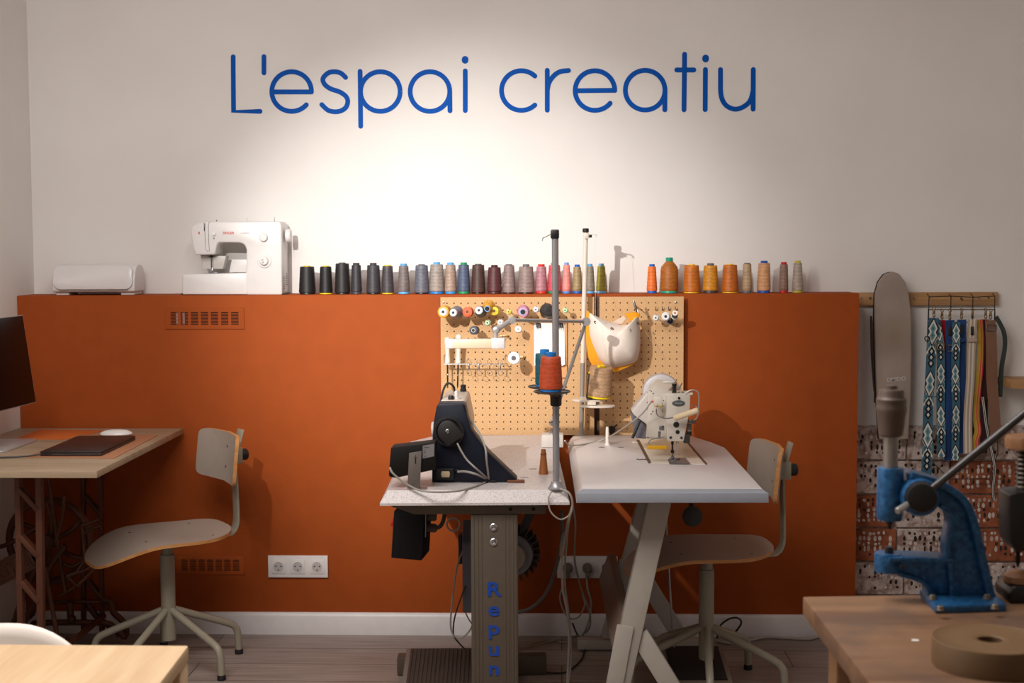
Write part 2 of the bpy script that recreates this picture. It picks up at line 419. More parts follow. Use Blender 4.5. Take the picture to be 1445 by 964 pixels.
# centre px, top px, base px, bottom width px, top width px, colour, cap, base, cap half width, label
Yl, Kb, Bl, Gn, Rd, Lb, Gy = (240, 200, 10), (24, 23, 25), (28, 98, 190), (30, 150, 100), (215, 48, 38), (96, 168, 222), (88, 86, 88)
ROW1 = [
 (434, 375.5, 415, 24, 20, (26, 25, 27), Yl, Kb, 'widest black cone with yellow cap at the sewing machine end'),
 (460, 375.5, 415.5, 19, 16, (28, 27, 29), Yl, Yl, 'narrower black cone with yellow cap and yellow base'),
 (483.5, 371, 416, 22, 19, (34, 32, 33), Gy, Kb, 'tall wide black cone with grey cap beside the yellow capped ones'),
 (503.5, 371.5, 416, 15.5, 13, (52, 51, 56), (66, 64, 66), (66, 64, 70), 'slim charcoal cone with dark cap'),
 (527.5, 371.5, 416, 20, 17.5, (60, 58, 64), (70, 68, 72), Kb, 'wide charcoal cone with dark cap'),
 (547.5, 374.5, 416, 17.5, 14.5, (70, 66, 70), Yl, Yl, 'charcoal cone with yellow cap and yellow base'),
 (570, 372.5, 416, 17, 13.5, (118, 108, 106), Lb, Lb, 'warm grey cone with pale blue cap beside the charcoal ones'),
 (595.5, 373.5, 415, 20.5, 17.5, (102, 104, 116), Gy, Kb, 'slate blue grey cone with grey cap'),
 (616.5, 370.5, 416, 21, 18, (156, 146, 138), Lb, (40, 130, 205), 'light grey cone with tall bright blue cap'),
 (636, 371, 416, 17, 14, (168, 144, 128), Lb, (50, 145, 215), 'beige cone with bright blue cap'),
 (654.5, 371, 416, 17.5, 15, (80, 92, 118), Gn, Gn, 'denim blue cone with green cap and green base'),
 (675, 373, 415.5, 20, 17, (78, 54, 48), Gy, Kb, 'dark brown cone with grey cap'),
 (698, 374.5, 416, 21, 17.5, (88, 44, 48), (80, 40, 44), (70, 36, 40), 'maroon cone with no visible cap'),
 (718.5, 373.5, 415.5, 18.5, 14.5, (142, 122, 118), Gy, Kb, 'taupe cone with a loose thread end, next to the maroon one'),
 (742.5, 373.5, 415.5, 23, 20, (146, 126, 122), (110, 108, 108), Kb, 'wide taupe cone with grey cap beside the dusty pink one'),
 (764, 373.5, 416, 17, 13.5, (178, 122, 132), Rd, Rd, 'dusty pink cone with red cap and red base'),
 (782.5, 371.5, 416, 18.5, 16, (218, 84, 98), Gn, Gn, 'coral red cone with green cap behind the grey stand pole'),
 (799.5, 371, 416, 12.5, 9, (238, 142, 134), (100, 150, 215), (80, 135, 210), 'slim salmon pink cone with tall blue cap'),
 (814.5, 374, 416.5, 14, 10.5, (160, 138, 96), Bl, Bl, 'khaki cone with strong blue cap and base'),
 (832.5, 373, 416, 14, 10, (142, 130, 112), Lb, Lb, 'greyish khaki cone partly behind the white stand pole'),
 (848.5, 372.5, 416, 15, 10.5, (150, 138, 44), (120, 185, 225), (110, 175, 220), 'olive green cone with pale blue cap')]
ROW2 = [
 (920, 373.5, 415.5, 15, 11, (234, 116, 40), Bl, Bl, 'bright orange cone with blue cap and blue base'),
 (944.3, 364, 415.5, 25, 24, (170, 98, 26), (22, 150, 122), (26, 158, 130), 'large bronze bottle shaped cone with green cap and green base'),
 (975.8, 373.5, 414.5, 24, 20.5, (196, 108, 26), Yl, Yl, 'amber cone with yellow cap, beside the green based one'),
 (1002.5, 372, 414.5, 21.5, 19, (208, 138, 30), (100, 100, 100), (60, 60, 70), 'golden ochre cone with grey cap between the two amber ones'),
 (1030.3, 373, 414.5, 23, 19.5, (192, 102, 24), Yl, Yl, 'amber cone with yellow cap, beside the slim beige one'),
 (1054, 371.5, 413.5, 13.5, 11.5, (180, 152, 118), Gy, (98, 108, 112), 'slim beige cone with grey cap and grey base'),
 (1077.8, 368.5, 413.5, 18.5, 16, (206, 152, 106), (30, 88, 180), (28, 84, 176), 'peach beige cone with dark blue cap and base'),
 (1105.5, 370.5, 413, 13, 11, (142, 112, 96), (200, 28, 36), (196, 28, 36), 'slim brown cone with red cap and red base'),
 (1125.5, 368.5, 413, 15.5, 11.5, (176, 160, 146), (206, 190, 60), (196, 182, 70), 'pale grey cone with yellow green cap at the far end')]
def ledgerow(rows, group):
    for cx, ty, by, wb, wt, col, cap, base, lab in rows:
        p = W(cx, by-1.0, LEDGE_Y); s = sc(LEDGE_Y)*1.0
        h = W(cx, ty, LEDGE_Y).z - HL + .0015
        rb, rt = wb/2/s, wt/2/s
        king = ty < 366
        small = base in (Kb,)
        tc_ = cone('thread_cone', lab + ' on the ledge', group, (p.x, LEDGE_Y+random.uniform(-.006, .006), HL), h, rb, rt, col, cap, base,
             cap_r=(.013 if king else min(rt*.72, .0125)), shape='king' if king else 'cone', rotz=random.uniform(0, 6),
             capH=(.014 if king else (.0035 if cap in (Yl, Gy, Kb) else .0085)), baseH=.0045 if base in (Kb, Yl) else .0085)
        if 'loose thread' in lab:
            tc_.rotation_euler = (0, 0, 0)
            B().tube([(-rb*.5, -rb*.85, .05), (-rb*1.05, -rb*.6, .035), (-rb*1.35, -rb*.4, .02), (-rb*1.4, -rb*.5, .004)], .0006, 5, smooth=4).build('thread_tail', pm('pale thread', (214, 190, 170), .7), tc_)
ledgerow(ROW1, 'cones of dark and grey to pink thread along the ledge')
ledgerow(ROW2, 'cones of orange to beige thread along the ledge')

# ------------------------------------------------------------------ white craft cutter at the far left of the ledge
p0 = W(74, 413, .02); p1 = W(190, 413, .02)
t = thing('craft_cutter', 'white rounded electronic craft cutting machine with closed lid on the ledge', 'craft machine', ((p0.x+p1.x)/2, .085, HL))
wd = p1.x-p0.x
prof = [(-.062, .012), (-.066, .02), (-.064, .05), (-.052, .085), (-.035, .104), (-.012, .112), (.03, .112), (.055, .1), (.064, .075), (.064, .012)]
b = B().side(prof, -wd/2, wd/2, bev=.02, seg=4); b.build('body', WHITE_PLASTIC, t)
lid = [(-.0655, .02), (-.0685, .026), (-.0665, .052), (-.0545, .087), (-.037, .107), (-.0345, .105), (-.05, .085), (-.062, .05)]
b = B(); pts = []
for i in range(13):
    pass
def rrect(w, h, r, n=6):
    out = []
    for cx, cy, a in ((w/2-r, h/2-r, 0), (-w/2+r, h/2-r, 90), (-w/2+r, -h/2+r, 180), (w/2-r, -h/2+r, 270)):
        out += [(cx+r*math.cos(math.radians(a+90*k/n)), cy+r*math.sin(math.radians(a+90*k/n))) for k in range(n+1)]
    return out
b.prism(rrect(wd-.012, .088, .026), lambda a, c, d: (a, -.0665+max(0, c+.01)**1.5*1.25-d, .066+c), 0, .008, bev=.003)
b.build('lid', pm('lid plastic', (224, 219, 219), .25, coat=.3, var=.01), t)
b = B().box((0, -.0625, .017), (wd-.05, .004, .003)); b.build('lid_gap', pm('shadow gap grey', (96, 90, 90), .6), t)
for sx in (-1, 1):
    B().box((sx*(wd/2-.032), 0, .007), (.05, .1, .014), bev=.004).build('foot', WHITE_PLASTIC, t)

# ------------------------------------------------------------------ white domestic sewing machine
SY = .02                                                          # front plane
def SW(u, v):                                                    # px inside the machine drawing -> x,z
    p = W(245+u/8.028, 300+v/8.028, SY); return p
o0 = SW(660, 940)
t = thing('domestic_sewing_machine', 'white domestic sewing machine with red maker name and big stitch dial on the ledge', 'sewing machine', (o0.x, SY, HL))
def SP(u, v): p = SW(u, v); return (p.x-o0.x, p.z-o0.z)
zb = 0
body = [SP(*q) for q in [(185, 230), (190, 175), (225, 140), (300, 120), (420, 108), (1180, 104), (1205, 112), (1222, 150), (1224, 400), (1228, 940), (820, 940), (815, 700), (822, 640), (822, 430), (808, 385), (780, 358), (740, 348), (520, 346), (500, 352), (488, 380), (465, 482), (245, 490), (215, 400)]]
B().poly(body, .002, .118, bev=.008, seg=3).build('body', WHITE_PLASTIC, t)
base = [SP(*q) for q in [(100, 935), (97, 730), (108, 708), (830, 690), (840, 935)]]
B().poly(base, 0, .13, bev=.005, seg=3).build('free_arm_base', WHITE_PLASTIC, t)
B().box((SP(660, 940)[0], .066, .0035), (.385, .11, .004)).build('rubber_sole', BLACK, t)
B().poly([SP(*q) for q in [(262, 488), (560, 500), (520, 650), (300, 650)]], .05, .1, bev=.003).build('needle_housing', pm('grey white plastic', (196, 190, 184), .4), t)
B().poly([SP(*q) for q in [(560, 690), (590, 540), (830, 540), (830, 690)]], .095, .118, bev=.002).build('rear_panel', WHITE_PLASTIC, t)
hw = SP(1262, 270)
B().lathe([(.012, -.006), (.024, -.006), (.026, -.003), (.026, .006), (.023, .0115), (.01, .013), (0, .013)], (hw[0], .055, hw[1]), (1, 0, 0), 28).build('handwheel', WHITE_PLASTIC, t)
c = SP(1020, 288); d = B().lathe([(.0155, 0), (.0155, .007), (.013, .011), (0, .0115)], (c[0], .002, c[1]), (0, -1, 0), 28).build('stitch_length_knob', WHITE_PLASTIC, t)
c = SP(1028, 555); d = B().lathe([(.0262, 0), (.0262, .002), (.024, .004), (.017, .004), (.0155, .013), (.013, .016), (0, .0165)], (c[0], .002, c[1]), (0, -1, 0), 36).build('stitch_dial', WHITE_PLASTIC, t)
textobj('dial_mark', 'S', .021, pm('grey print', (150, 146, 146), .5), d, (c[0]-.003, -.0152, c[1]-.0075))
b = B()
for k in range(12):
    a = 2*PI*k/12; b.lathe([(.0012, 0), (.0012, .0007), (0, .0007)], (c[0]+.0208*math.cos(a), -.002, c[1]+.0208*math.sin(a)), (0, -1, 0), 6)
b.build('dial_print', pm('rose grey print', (196, 168, 168), .5), d)
q = SP(455, 250); B().lathe([(.0075, 0), (.0075, .005), (.006, .006), (0, .006)], (q[0], .003, q[1]), (0, -1, 0), 20).build('tension_dial', WHITE_PLASTIC, t)
q = SP(457, 292); B().poly([(q[0]-.002, q[1]), (q[0]+.002, q[1]), (q[0], q[1]-.005)], -.002, .003).build('tension_pointer', BLACK, t)
q = SP(620, 240); textobj('maker_name', 'SINGER', .0125, pm('red print', (214, 44, 40), .5), t, (q[0], .0015, q[1]-.0035), bold=.0001)
q = SP(805, 240); textobj('model_print', '| Tradition', .008, pm('pale grey print', (178, 172, 172), .5), t, (q[0], .0015, q[1]-.002))
q = SP(287, 238); textobj('maker_badge', 'S', .012, pm('red print', (214, 44, 40), .5), t, (q[0], .0015, q[1]-.004), bold=.0006)
q0, q1 = SP(345, 125), SP(345, 215)
B().box((q0[0], .003, (q0[1]+q1[1])/2), (.0024, .006, q0[1]-q1[1]), bev=.0008).build('take_up_slot', BLACK, t)
B().tube([(*SP(357, 130)[:1], .0015, SP(357, 130)[1]), (SP(352, 210)[0], .0015, SP(352, 210)[1]), (SP(362, 420)[0], .0015, SP(362, 420)[1]), (SP(390, 455)[0], .0015, SP(390, 455)[1]), (SP(404, 440)[0], .0015, SP(404, 440)[1]), (SP(395, 300)[0], .0015, SP(395, 300)[1]), (SP(393, 150)[0], .0015, SP(393, 150)[1]), (SP(405, 110)[0], .0015, SP(405, 110)[1])], .0007, 6).build('thread_channel', pm('dark grey gap', (70, 66, 66), .6), t)
q = SP(400, 495); e = SP(400, 662)
b = B().tube([(q[0]-.003, .045, q[1]+.008), (q[0]-.003, .045, e[1]+.008)], .0014, 8).box((q[0]-.002, .045, q[1]-.004), (.011, .01, .006), bev=.001).box((q[0]-.01, .044, q[1]-.005), (.008, .003, .002)).box((q[0]+.006, .044, q[1]-.004), (.009, .003, .002))
b.build('needle_bar', DARKSTEEL, t)
b = B().tube([(q[0]+.002, .047, q[1]), (q[0]+.002, .047, e[1]+.004)], .0012, 8).box((q[0]+.0005, .043, e[1]+.001), (.011, .018, .0016), bev=.0006); b.box((q[0]+.001, .046, e[1]+.006), (.005, .006, .007), bev=.001)
b.build('presser_foot', CHROME, t)
q = SP(430, 674); B().box((q[0], .055, SP(430, 695)[1]+.0015), (.032, .06, .0018), bev=.0006).build('needle_plate', STEEL, t)
for nm, u, v, mt, rr in (('spool_pin', 795, 60, CREAM, .0018), ('bobbin_winder', 1105, 50, STEEL, .0013)):
    q = SP(u, 108); z = SP(u, v)[1]; B().lathe([(rr*1.6, -.004), (rr*1.6, .002), (rr, .003), (rr*.6, z-q[1])], (q[0], .06, q[1]), (0, 0, 1), 10).build(nm, mt, t)
q = SP(450, 108); B().lathe([(.001, 0), (.001, .003), (.0024, .004), (.0024, .006), (0, .0065)], (q[0], .05, q[1]), (0, 0, 1), 10).build('top_screw', DARKSTEEL, t)
b = B()
for k in range(7): b.box((SP(1228, 800)[0]+.0005, .04, SP(1228, 740+k*22)[1]), (.0012, .03, .0014)); b.box((SP(1228, 800)[0]+.0005, .088, SP(1228, 700+k*22)[1]), (.0012, .022, .0014))
b.build('side_vent', DARK, t)

# ------------------------------------------------------------------ ventilation grilles and sockets in the terracotta
def grille(x0, x1, z0, z1, label, pale=False):
    cx, cz, w_, h_ = (x0+x1)/2, (z0+z1)/2, x1-x0, z1-z0
    t = thing('ventilation_grille', label, 'vent', (cx, 0, cz), 0, 'grilles painted over in terracotta')
    B().box((0, -.001, 0), (w_*.9, .002, h_*.7)).build('dark_opening', DARK, t)
    b = B(); e = .004
    mx, mz = w_*.058+.004, h_*.21
    for sx in (-1, 1): b.box((sx*(w_/2-mx/2), -e/2, 0), (mx, e, h_), bev=.001, seg=1)
    for sz in (-1, 1): b.box((0, -e/2-.0002, sz*(h_/2-mz/2)), (w_, e, mz), bev=.001, seg=1)
    iw = w_-2*mx; n = 7; cw = iw/(n-.27)
    for k in range(n-1): b.box((-iw/2+cw*(k+.865), -e/2, 0), (cw*.27, e, h_-mz), bev=0)
    for k in range(8): b.box((0, -.0024, -h_/2+mz+(h_-2*mz)*(k+1)/9), (iw, .003, (h_-2*mz)/9*.42))
    b.build('louvre_frame', ORANGE, t)
    if pale:
        B().box((-w_/2+mx+cw*.62, -.0021, 0), (.008, .0003, h_*.52)).box((-w_/2+mx+cw*1.28, -.0021, 0), (.008, .0003, h_*.52)).build('pale_duct', pm('pale duct', (150, 146, 150), .6), t)
a, c = W(233, 434.5), W(345, 464.5); grille(a.x, c.x, c.z, a.z, 'terracotta grille below the domestic sewing machine, near the ledge', True)
a, c = W(249, 784), W(345, 811); grille(a.x, c.x, c.z, a.z, 'terracotta grille low on the wall behind the swivel chair leg')
SOCK = pm('white socket plastic', (226, 220, 218), .3)
SGREY = pm('socket well', (186, 180, 180), .5)
def sockets(xc, zc, label, plugs=(), n=3):
    t = thing('socket_plate', label, 'socket', (xc, 0, zc), 0, 'triple wall socket plates')
    b = B().box((0, -.005, 0), (.222, .01, .082), bev=.002)
    b.build('cover_plate', SOCK, t)
    for k in (-1, 0, 1):
        s = B().box((k*.0715, -.0105, 0), (.052, .004, .052), bev=.001)
        s.lathe([(.0205, 0), (.0205, .0015), (.0185, .0018), (.0185, -.001)], (k*.0715, -.0125, 0), (0, -1, 0), 28)
        so = s.build('socket', SOCK, t)
        B().lathe([(.0182, 0), (.0182, .0007), (0, .0007)], (k*.0715, -.0125, 0), (0, -1, 0), 24).build('socket_well', SGREY, so)
        b2 = B()
        for dx, dz in ((-.0095, .002), (.0095, .002), (0, -.012)): b2.lathe([(.0026, 0), (.0026, .0004), (0, .0004)], (k*.0715+dx, -.0133, dz), (0, -1, 0), 10)
        b2.build('pin_hole', DARK, so)
    return t
a = W(421, 799); sockets(a.x, a.z, 'white triple wall socket with nothing plugged in, low on the terracotta wall')
a = W(786, 784.5); c = W(786, 815); sk = sockets(a.x+.111, (a.z+c.z)/2, 'white triple wall socket behind the hanging cables between the tables')
def plug(k, label):
    t = thing('power_plug', label, 'plug', (sk.location.x+k*.0715, -.0145, sk.location.z), 0, 'grey plugs in the socket behind the tables')
    B().lathe([(.0175, 0), (.0185, .004), (.0185, .018), (.013, .03), (.009, .034), (0, .034)], (0, 0, 0), (0, -1, 0), 20).box((0, -.022, -.02), (.014, .018, .03), bev=.004).build('plug_body', pm('grey plug', (112, 104, 98), .5), t)
    return t
plug(-1, 'grey mains plug in the first socket beside the hanging cables'); plug(0, 'grey mains plug in the middle socket of the plate'); plug(1, 'grey mains plug in the last socket, nearest the slanted table leg')

# ------------------------------------------------------------------ pegboards
PB = -.03
def pegmat():
    m, nt, b = newmat('pegboard hardboard'); co = coord(nt)
    n = N(nt, 'ShaderNodeTexNoise', Scale=420.0, Detail=3.0); nt.links.new(co, n.inputs['Vector'])
    nt.links.new(ramp(nt, n.outputs['Fac'], [(.3, L3((172, 128, 84))), (.5, L3((205, 162, 114))), (.7, L3((224, 186, 138)))]), b.inputs['Base Color']); b.inputs['Roughness'].default_value = .7
    return m
PEG = pegmat()
def pegboard(x0, x1, z0, z1, label, screws):
    t = thing('pegboard', label, 'pegboard', ((x0+x1)/2, PB, z0), 0, 'perforated pegboard panels')
    b = B(); bm = b.bm; pitch = .0254; ox, oz = x0-(x0+x1)/2, 0; Wd, Hd = x1-x0, z1-z0
    nx = int(Wd/pitch); nz = int(Hd/pitch); mx = (Wd-nx*pitch)/2; mz = (Hd-nz*pitch)/2; r = .0028
    V = {}
    def vt(x, z):
        k = (round(x, 5), round(z, 5))
        if k not in V: V[k] = bm.verts.new((ox+x, 0, z))
        return V[k]
    for i in range(nx):
        for j in range(nz):
            xa, za = mx+i*pitch, mz+j*pitch; xc, zc = xa+pitch/2, za+pitch/2
            out = [vt(xa, za), vt(xc, za), vt(xa+pitch, za), vt(xa+pitch, zc), vt(xa+pitch, za+pitch), vt(xc, za+pitch), vt(xa, za+pitch), vt(xa, zc)]
            inn = [bm.verts.new((ox+xc+r*math.cos(a), 0, zc+r*math.sin(a))) for a in (math.radians(225+45*k) for k in range(8))]
            bk = [bm.verts.new((v.co.x, .005, v.co.z)) for v in inn]
            for k in range(8):
                bm.faces.new((out[k], out[(k+1) % 8], inn[(k+1) % 8], inn[k])); bm.faces.new((inn[k], inn[(k+1) % 8], bk[(k+1) % 8], bk[k]))
    X0, X1, Z0, Z1 = mx, mx+nx*pitch, mz, mz+nz*pitch
    def q(xa, xb, za, zb): bm.faces.new([bm.verts.new((ox+x, 0, z)) for x, z in ((xa, za), (xb, za), (xb, zb), (xa, zb))])
    q(0, Wd, 0, Z0); q(0, Wd, Z1, Hd); q(0, X0, Z0, Z1); q(X1, Wd, Z0, Z1)
    for (xa, za), (xb, zb) in (((0, 0), (Wd, 0)), ((Wd, 0), (Wd, Hd)), ((Wd, Hd), (0, Hd)), ((0, Hd), (0, 0))):
        bm.faces.new([bm.verts.new((ox+x, y, z)) for x, y, z in ((xa, 0, za), (xb, 0, zb), (xb, .005, zb), (xa, .005, za))])
    b.build('panel', PEG, t)
    for dx in (.03, Wd-.03):
        s = B()
        s.box((ox+dx, .0165, Hd/2), (.02, .023, Hd-.06)); s.build('wall_batten', pm('dark batten', (70, 48, 34), .7), t)
    for x, z in screws:
        B().lathe([(.0042, 0), (.004, .0012), (.002, .002), (0, .002)], (x-(x0+x1)/2, 0, z-z0), (0, -1, 0), 10).build('screw', CHROME, t)
    return t
a, c = W(621.5, 419.5, PB), W(838.5, 614, PB); BX0 = a.x; BZ1 = a.z; BZ0 = c.z
s1 = W(626, 427, PB)
pegboard(a.x, c.x, c.z, a.z, 'wider perforated hardboard panel holding tools and thread above the navy machine', [(s1.x, s1.z)])
a2, c2 = W(846, 419.5, PB), W(964, 614, PB); s2 = W(953.5, 427, PB)
pegboard(a2.x, c2.x, c.z, a.z, 'narrower perforated hardboard panel holding the canvas pouch', [(s2.x, s2.z)])
B().box(((c.x+a2.x)/2, .0-.004, (BZ0+BZ1)/2), (a2.x-c.x+.006, .006, BZ1-BZ0)).build('wall_batten', pm('brown batten', (84, 60, 46), .7)).name = 'trim_1'
bpy.data.objects['trim_1']['kind'] = 'structure'
# ------------------------------------------------------------------ things on the pegs
PEGW = metal('zinc peg wire', (176, 176, 182), .3)
def peg(label, x, z, ln=.05, up=.012):
    b = B().tube([(0, .004, 0), (0, -ln*.5, .0), (0, -ln, .0015), (0, -ln-.003, up*.6), (0, -ln-.003, up)], .0018, 8)
    return tag(b.build('pegboard_hook', PEGW, None, (x, PB, z)), label, 'hook', 'wire hooks pushed into the pegboard')
def facespool(u, v, r, ln, col, face, facer, label, hole=.35, taper=1.0, tilt=(-.12, -1, .05), d0=.06, holecol=(20, 16, 14), flange=None, name='thread_spool', group='thread spools and bobbins hung on the pegboard', cat='thread spool'):
    """a spool on a peg, seen end on: winding, end face and bore"""
    ax = Vector(tilt).normalized(); p = W(u, v, PB-d0-ln); s = sc(PB-d0-ln)
    R = r/s; o = p - ax*ln
    t = thing(name, label, cat, o, 0, group)
    b = B(); R2 = R*taper
    b.lathe([(R2*.8, 0), (R2, .002), (R2, .004)] + [(R2+(R-R2)*k/6, .004+(ln-.008)*k/6) for k in range(1, 7)] + [(R*.96, ln-.001), (R*.7, ln)], (0, 0, 0), ax, 24)
    b.build('winding', threadmat('thread %d %d %d' % col, col), t)
    fr = facer/s; b = B()
    b.lathe([(fr, ln-.004), (fr, ln+.001), (fr*.92, ln+.002), (fr*(hole+.08), ln+.002), (fr*hole, ln+.001)], (0, 0, 0), ax, 24); f = b.build('end_face', pm('spool face %d %d %d' % face, face, .35, var=.02), t)
    B().lathe([(fr*hole, 0), (fr*hole, ln+.0013), (0, ln+.0013)], (0, 0, 0), ax, 16).build('bore', pm('bore %d %d %d' % holecol, holecol, .6), t)
    if flange:
        B().lathe([(R2*1.12, 0), (R2*1.12, .002), (R2*.9, .003)], (0, 0, 0), ax, 22).build('flange', pm('spool face %d %d %d' % flange, flange, .35, var=.02), t)
    peg('wire hook carrying the ' + label.split(' on the peg')[0], o.x, o.z, max(.02, ln*.6+d0))
    return t
Wt = (232, 230, 232)
facespool(625.3, 440.3, 8.3, .05, (226, 160, 24), (214, 208, 222), 5.6, 'golden yellow spool with lilac white face on the pegboard corner', taper=1.1)
facespool(639.6, 441.3, 6.2, .05, (128, 122, 130), (226, 222, 226), 5.2, 'grey spool with white face beside the golden yellow spool on the pegboard', taper=1.5, tilt=(-.22, -1, .02))
facespool(659.4, 440.3, 7.2, .035, (226, 86, 34), (222, 120, 60), 3.8, 'vivid orange spool on the pegboard', hole=.6, holecol=(120, 50, 24))
facespool(675.8, 438, 6.3, .05, (86, 84, 90), (222, 220, 226), 5.4, 'dark grey spool with white face on the pegboard', taper=1.35, tilt=(-.1, -1, .18))
facespool(687.6, 435.8, 4.6, .055, (224, 158, 30), (130, 170, 214), 4.4, 'large mustard spool with pale blue rim on the pegboard', hole=.72, taper=2.0, tilt=(-.06, -1, -.13))
facespool(697.4, 439, 6.2, .03, (240, 206, 30), (238, 200, 30), 3.4, 'lemon yellow spool with brown bore on the pegboard', hole=.62, holecol=(96, 56, 20))
facespool(717.8, 440, 3.6, .012, (214, 196, 60), (206, 190, 90), 2.4, 'tiny clear bobbin of yellow thread on the pegboard', flange=(222, 218, 210), name='bobbin', cat='bobbin')
facespool(738, 440.3, 7.2, .045, (206, 140, 170), (170, 196, 224), 4.8, 'pink spool with blue ringed black bore on the pegboard', hole=.75, taper=1.25, tilt=(-.02, -1, -.02))
facespool(756.2, 436.8, 3.9, .012, (226, 224, 224), Wt, 3.2, 'tiny white bobbin beside the black thread roll on the pegboard', flange=Wt, name='bobbin', cat='bobbin')
facespool(775, 439, 8.2, .05, (36, 32, 32), (54, 50, 50), 5.2, 'big black thread roll behind the stand pole on the pegboard', hole=.3, taper=1.3, tilt=(.16, -1, .02))
facespool(797.4, 438, 3.6, .012, (168, 206, 150), (190, 224, 176), 2.8, 'tiny pale green bobbin by the stand pole on the pegboard', flange=(206, 228, 196), name='bobbin', cat='bobbin')
facespool(668, 466.3, 6.2, .04, (62, 64, 76), (196, 192, 186), 3.2, 'slate spool with pale ringed bore below the others on the pegboard', hole=.66)
facespool(687.7, 455.7, 4, .012, (120, 176, 120), (190, 214, 180), 3.2, 'tiny green bobbin under the mustard spool on the pegboard', flange=(206, 224, 200), name='bobbin', cat='bobbin')
facespool(705.8, 454.8, 3.9, .012, (226, 216, 206), (236, 230, 224), 3.2, 'tiny ivory bobbin above the lamp head joint on the pegboard', flange=Wt, name='bobbin', cat='bobbin')
facespool(731.2, 464.5, 5, .022, (236, 190, 156), (244, 240, 236), 4.6, 'peach spool with white two holed face on the pegboard', hole=.2, tilt=(0, -1, .16))
facespool(725, 505.5, 9, .055, (232, 230, 230), (238, 236, 238), 8.2, 'glossy white spool low on the pegboard', hole=.42, holecol=(92, 88, 92), taper=.62, tilt=(-.14, -1, .0))
facespool(925.4, 448.7, 4.1, .012, (206, 210, 206), (222, 226, 222), 3.2, 'tiny clear empty bobbin on the narrower pegboard', flange=(222, 226, 222), name='bobbin', cat='bobbin')
facespool(939.5, 446.8, 5.6, .018, (214, 212, 214), (226, 226, 228), 5, 'white bobbin with black centred hub on the narrower pegboard', hole=.4, flange=Wt, name='bobbin', cat='bobbin')
facespool(945.2, 452.5, 4.6, .012, (30, 36, 66), (40, 46, 76), 3.4, 'navy bobbin tucked behind the white bobbin on the narrower pegboard', flange=(226, 226, 228), name='bobbin', cat='bobbin', d0=.004)
facespool(952.6, 442, 4.2, .028, (96, 104, 108), (240, 234, 226), 4, 'grey green bobbin with white top on the narrower pegboard', hole=.4, holecol=(196, 110, 50), flange=Wt, name='bobbin', cat='bobbin', tilt=(.0, -1, .5))
for u, v, l in ((925, 437, 'first'), (934, 437, 'second'), (943, 437, 'third'), (952.5, 437, 'fourth')):
    p = W(u, v, PB); peg('wire hook at the top of the narrower pegboard, %s from the canvas pouch' % l, p.x, p.z, .012, .012)
for u, v, l in ((907, 540, 'bare wire hook above the white machine handwheel'), (906, 556, 'bare wire hook low beside the white machine handwheel')):
    p = W(u, v, PB); peg(l + ' on the pegboard', p.x, p.z, .018, .016)
# wire rail with long handled tools and clips
ra, rb_ = W(627, 514, PB-.055), W(713, 514, PB-.055)
b = B().tube([(ra.x, PB+.003, ra.z+.03), (ra.x, PB-.05, ra.z+.03), (ra.x, PB-.055, ra.z+.026), (ra.x, PB-.055, ra.z), (rb_.x, PB-.055, rb_.z), (rb_.x, PB-.055, rb_.z+.026), (rb_.x, PB-.05, rb_.z+.03), (rb_.x, PB+.003, rb_.z+.03)], .0017, 8)
b.tube([(ra.x, PB+.001, ra.z), (ra.x, PB-.05, ra.z), (rb_.x, PB-.05, rb_.z), (rb_.x, PB+.001, rb_.z)], .0015, 8)
tag(b.build('wire_rail', PEGW), 'long wire rail on the pegboard holding two white handled tools and clips', 'rail')
def awl(u, vt, vb, vtip, label, lean=0.0):
    p = W(u, vb, PB-.047); s = sc(PB-.047); t = thing('hand_tool', label, 'hand tool', p, 0, 'white handled tools on the wire rail')
    h = (vb-vt)/s; ax = Vector((lean, 0, 1))
    B().lathe([(.006, 0), (.0095, .002), (.0098, .008), (.0075, .022), (.0072, h*.4), (.0092, h*.62), (.0102, h*.85), (.0098, h*.96), (.007, h), (0, h)], (0, 0, 0), ax, 18).build('handle', pm('ivory handle', (236, 226, 212), .35), t)
    ln = (vtip-vb)/s
    B().lathe([(0, -ln), (.0016, -ln+.004), (.0028, -ln+.012), (.0028, 0)], (0, 0, 0), ax, 10).build('shaft', BLACK, t)
    B().lathe([(.0034, -ln*.5), (.0036, -ln*.5+.004), (.003, -ln*.5+.006)], (0, 0, 0), ax, 10).build('ferrule', CHROME, t)
awl(631.5, 476, 513, 548, 'white handled tool with black shaft hanging at the end of the wire rail')
awl(646.5, 472, 513, 549, 'white handled tool with black shaft hanging second on the wire rail', .03)
for k, (u, lab) in enumerate(((662, 'nearest the white handled tools'), (676, 'second from the white handled tools'), (691, 'third from the white handled tools'), (706, 'furthest from the white handled tools'))):
    p = W(u, 514, PB-.055); t = thing('ring_clip', 'chrome clip with two rings on the wire rail, ' + lab, 'clip', p, 0, 'chrome ring clips on the wire rail')
    b = B().ring((0, -.002, .0075), (.35, 1, .1), .0095, .0009, 18, 6, sx=.8); b.build('upper_ring', CHROME, t)
    b = B().ring((.001, -.002, -.032), (.35, 1, .1), .0105, .0009, 18, 6, sx=.8); b.build('lower_ring', CHROME, t)
    b = B().box((0, -.002, -.012), (.0045, .0022, .026), bev=.0008).ring((0, -.002, .003), (1, 0, 0), .0036, .0009, 10, 5); b.build('clasp', CHROME, t)
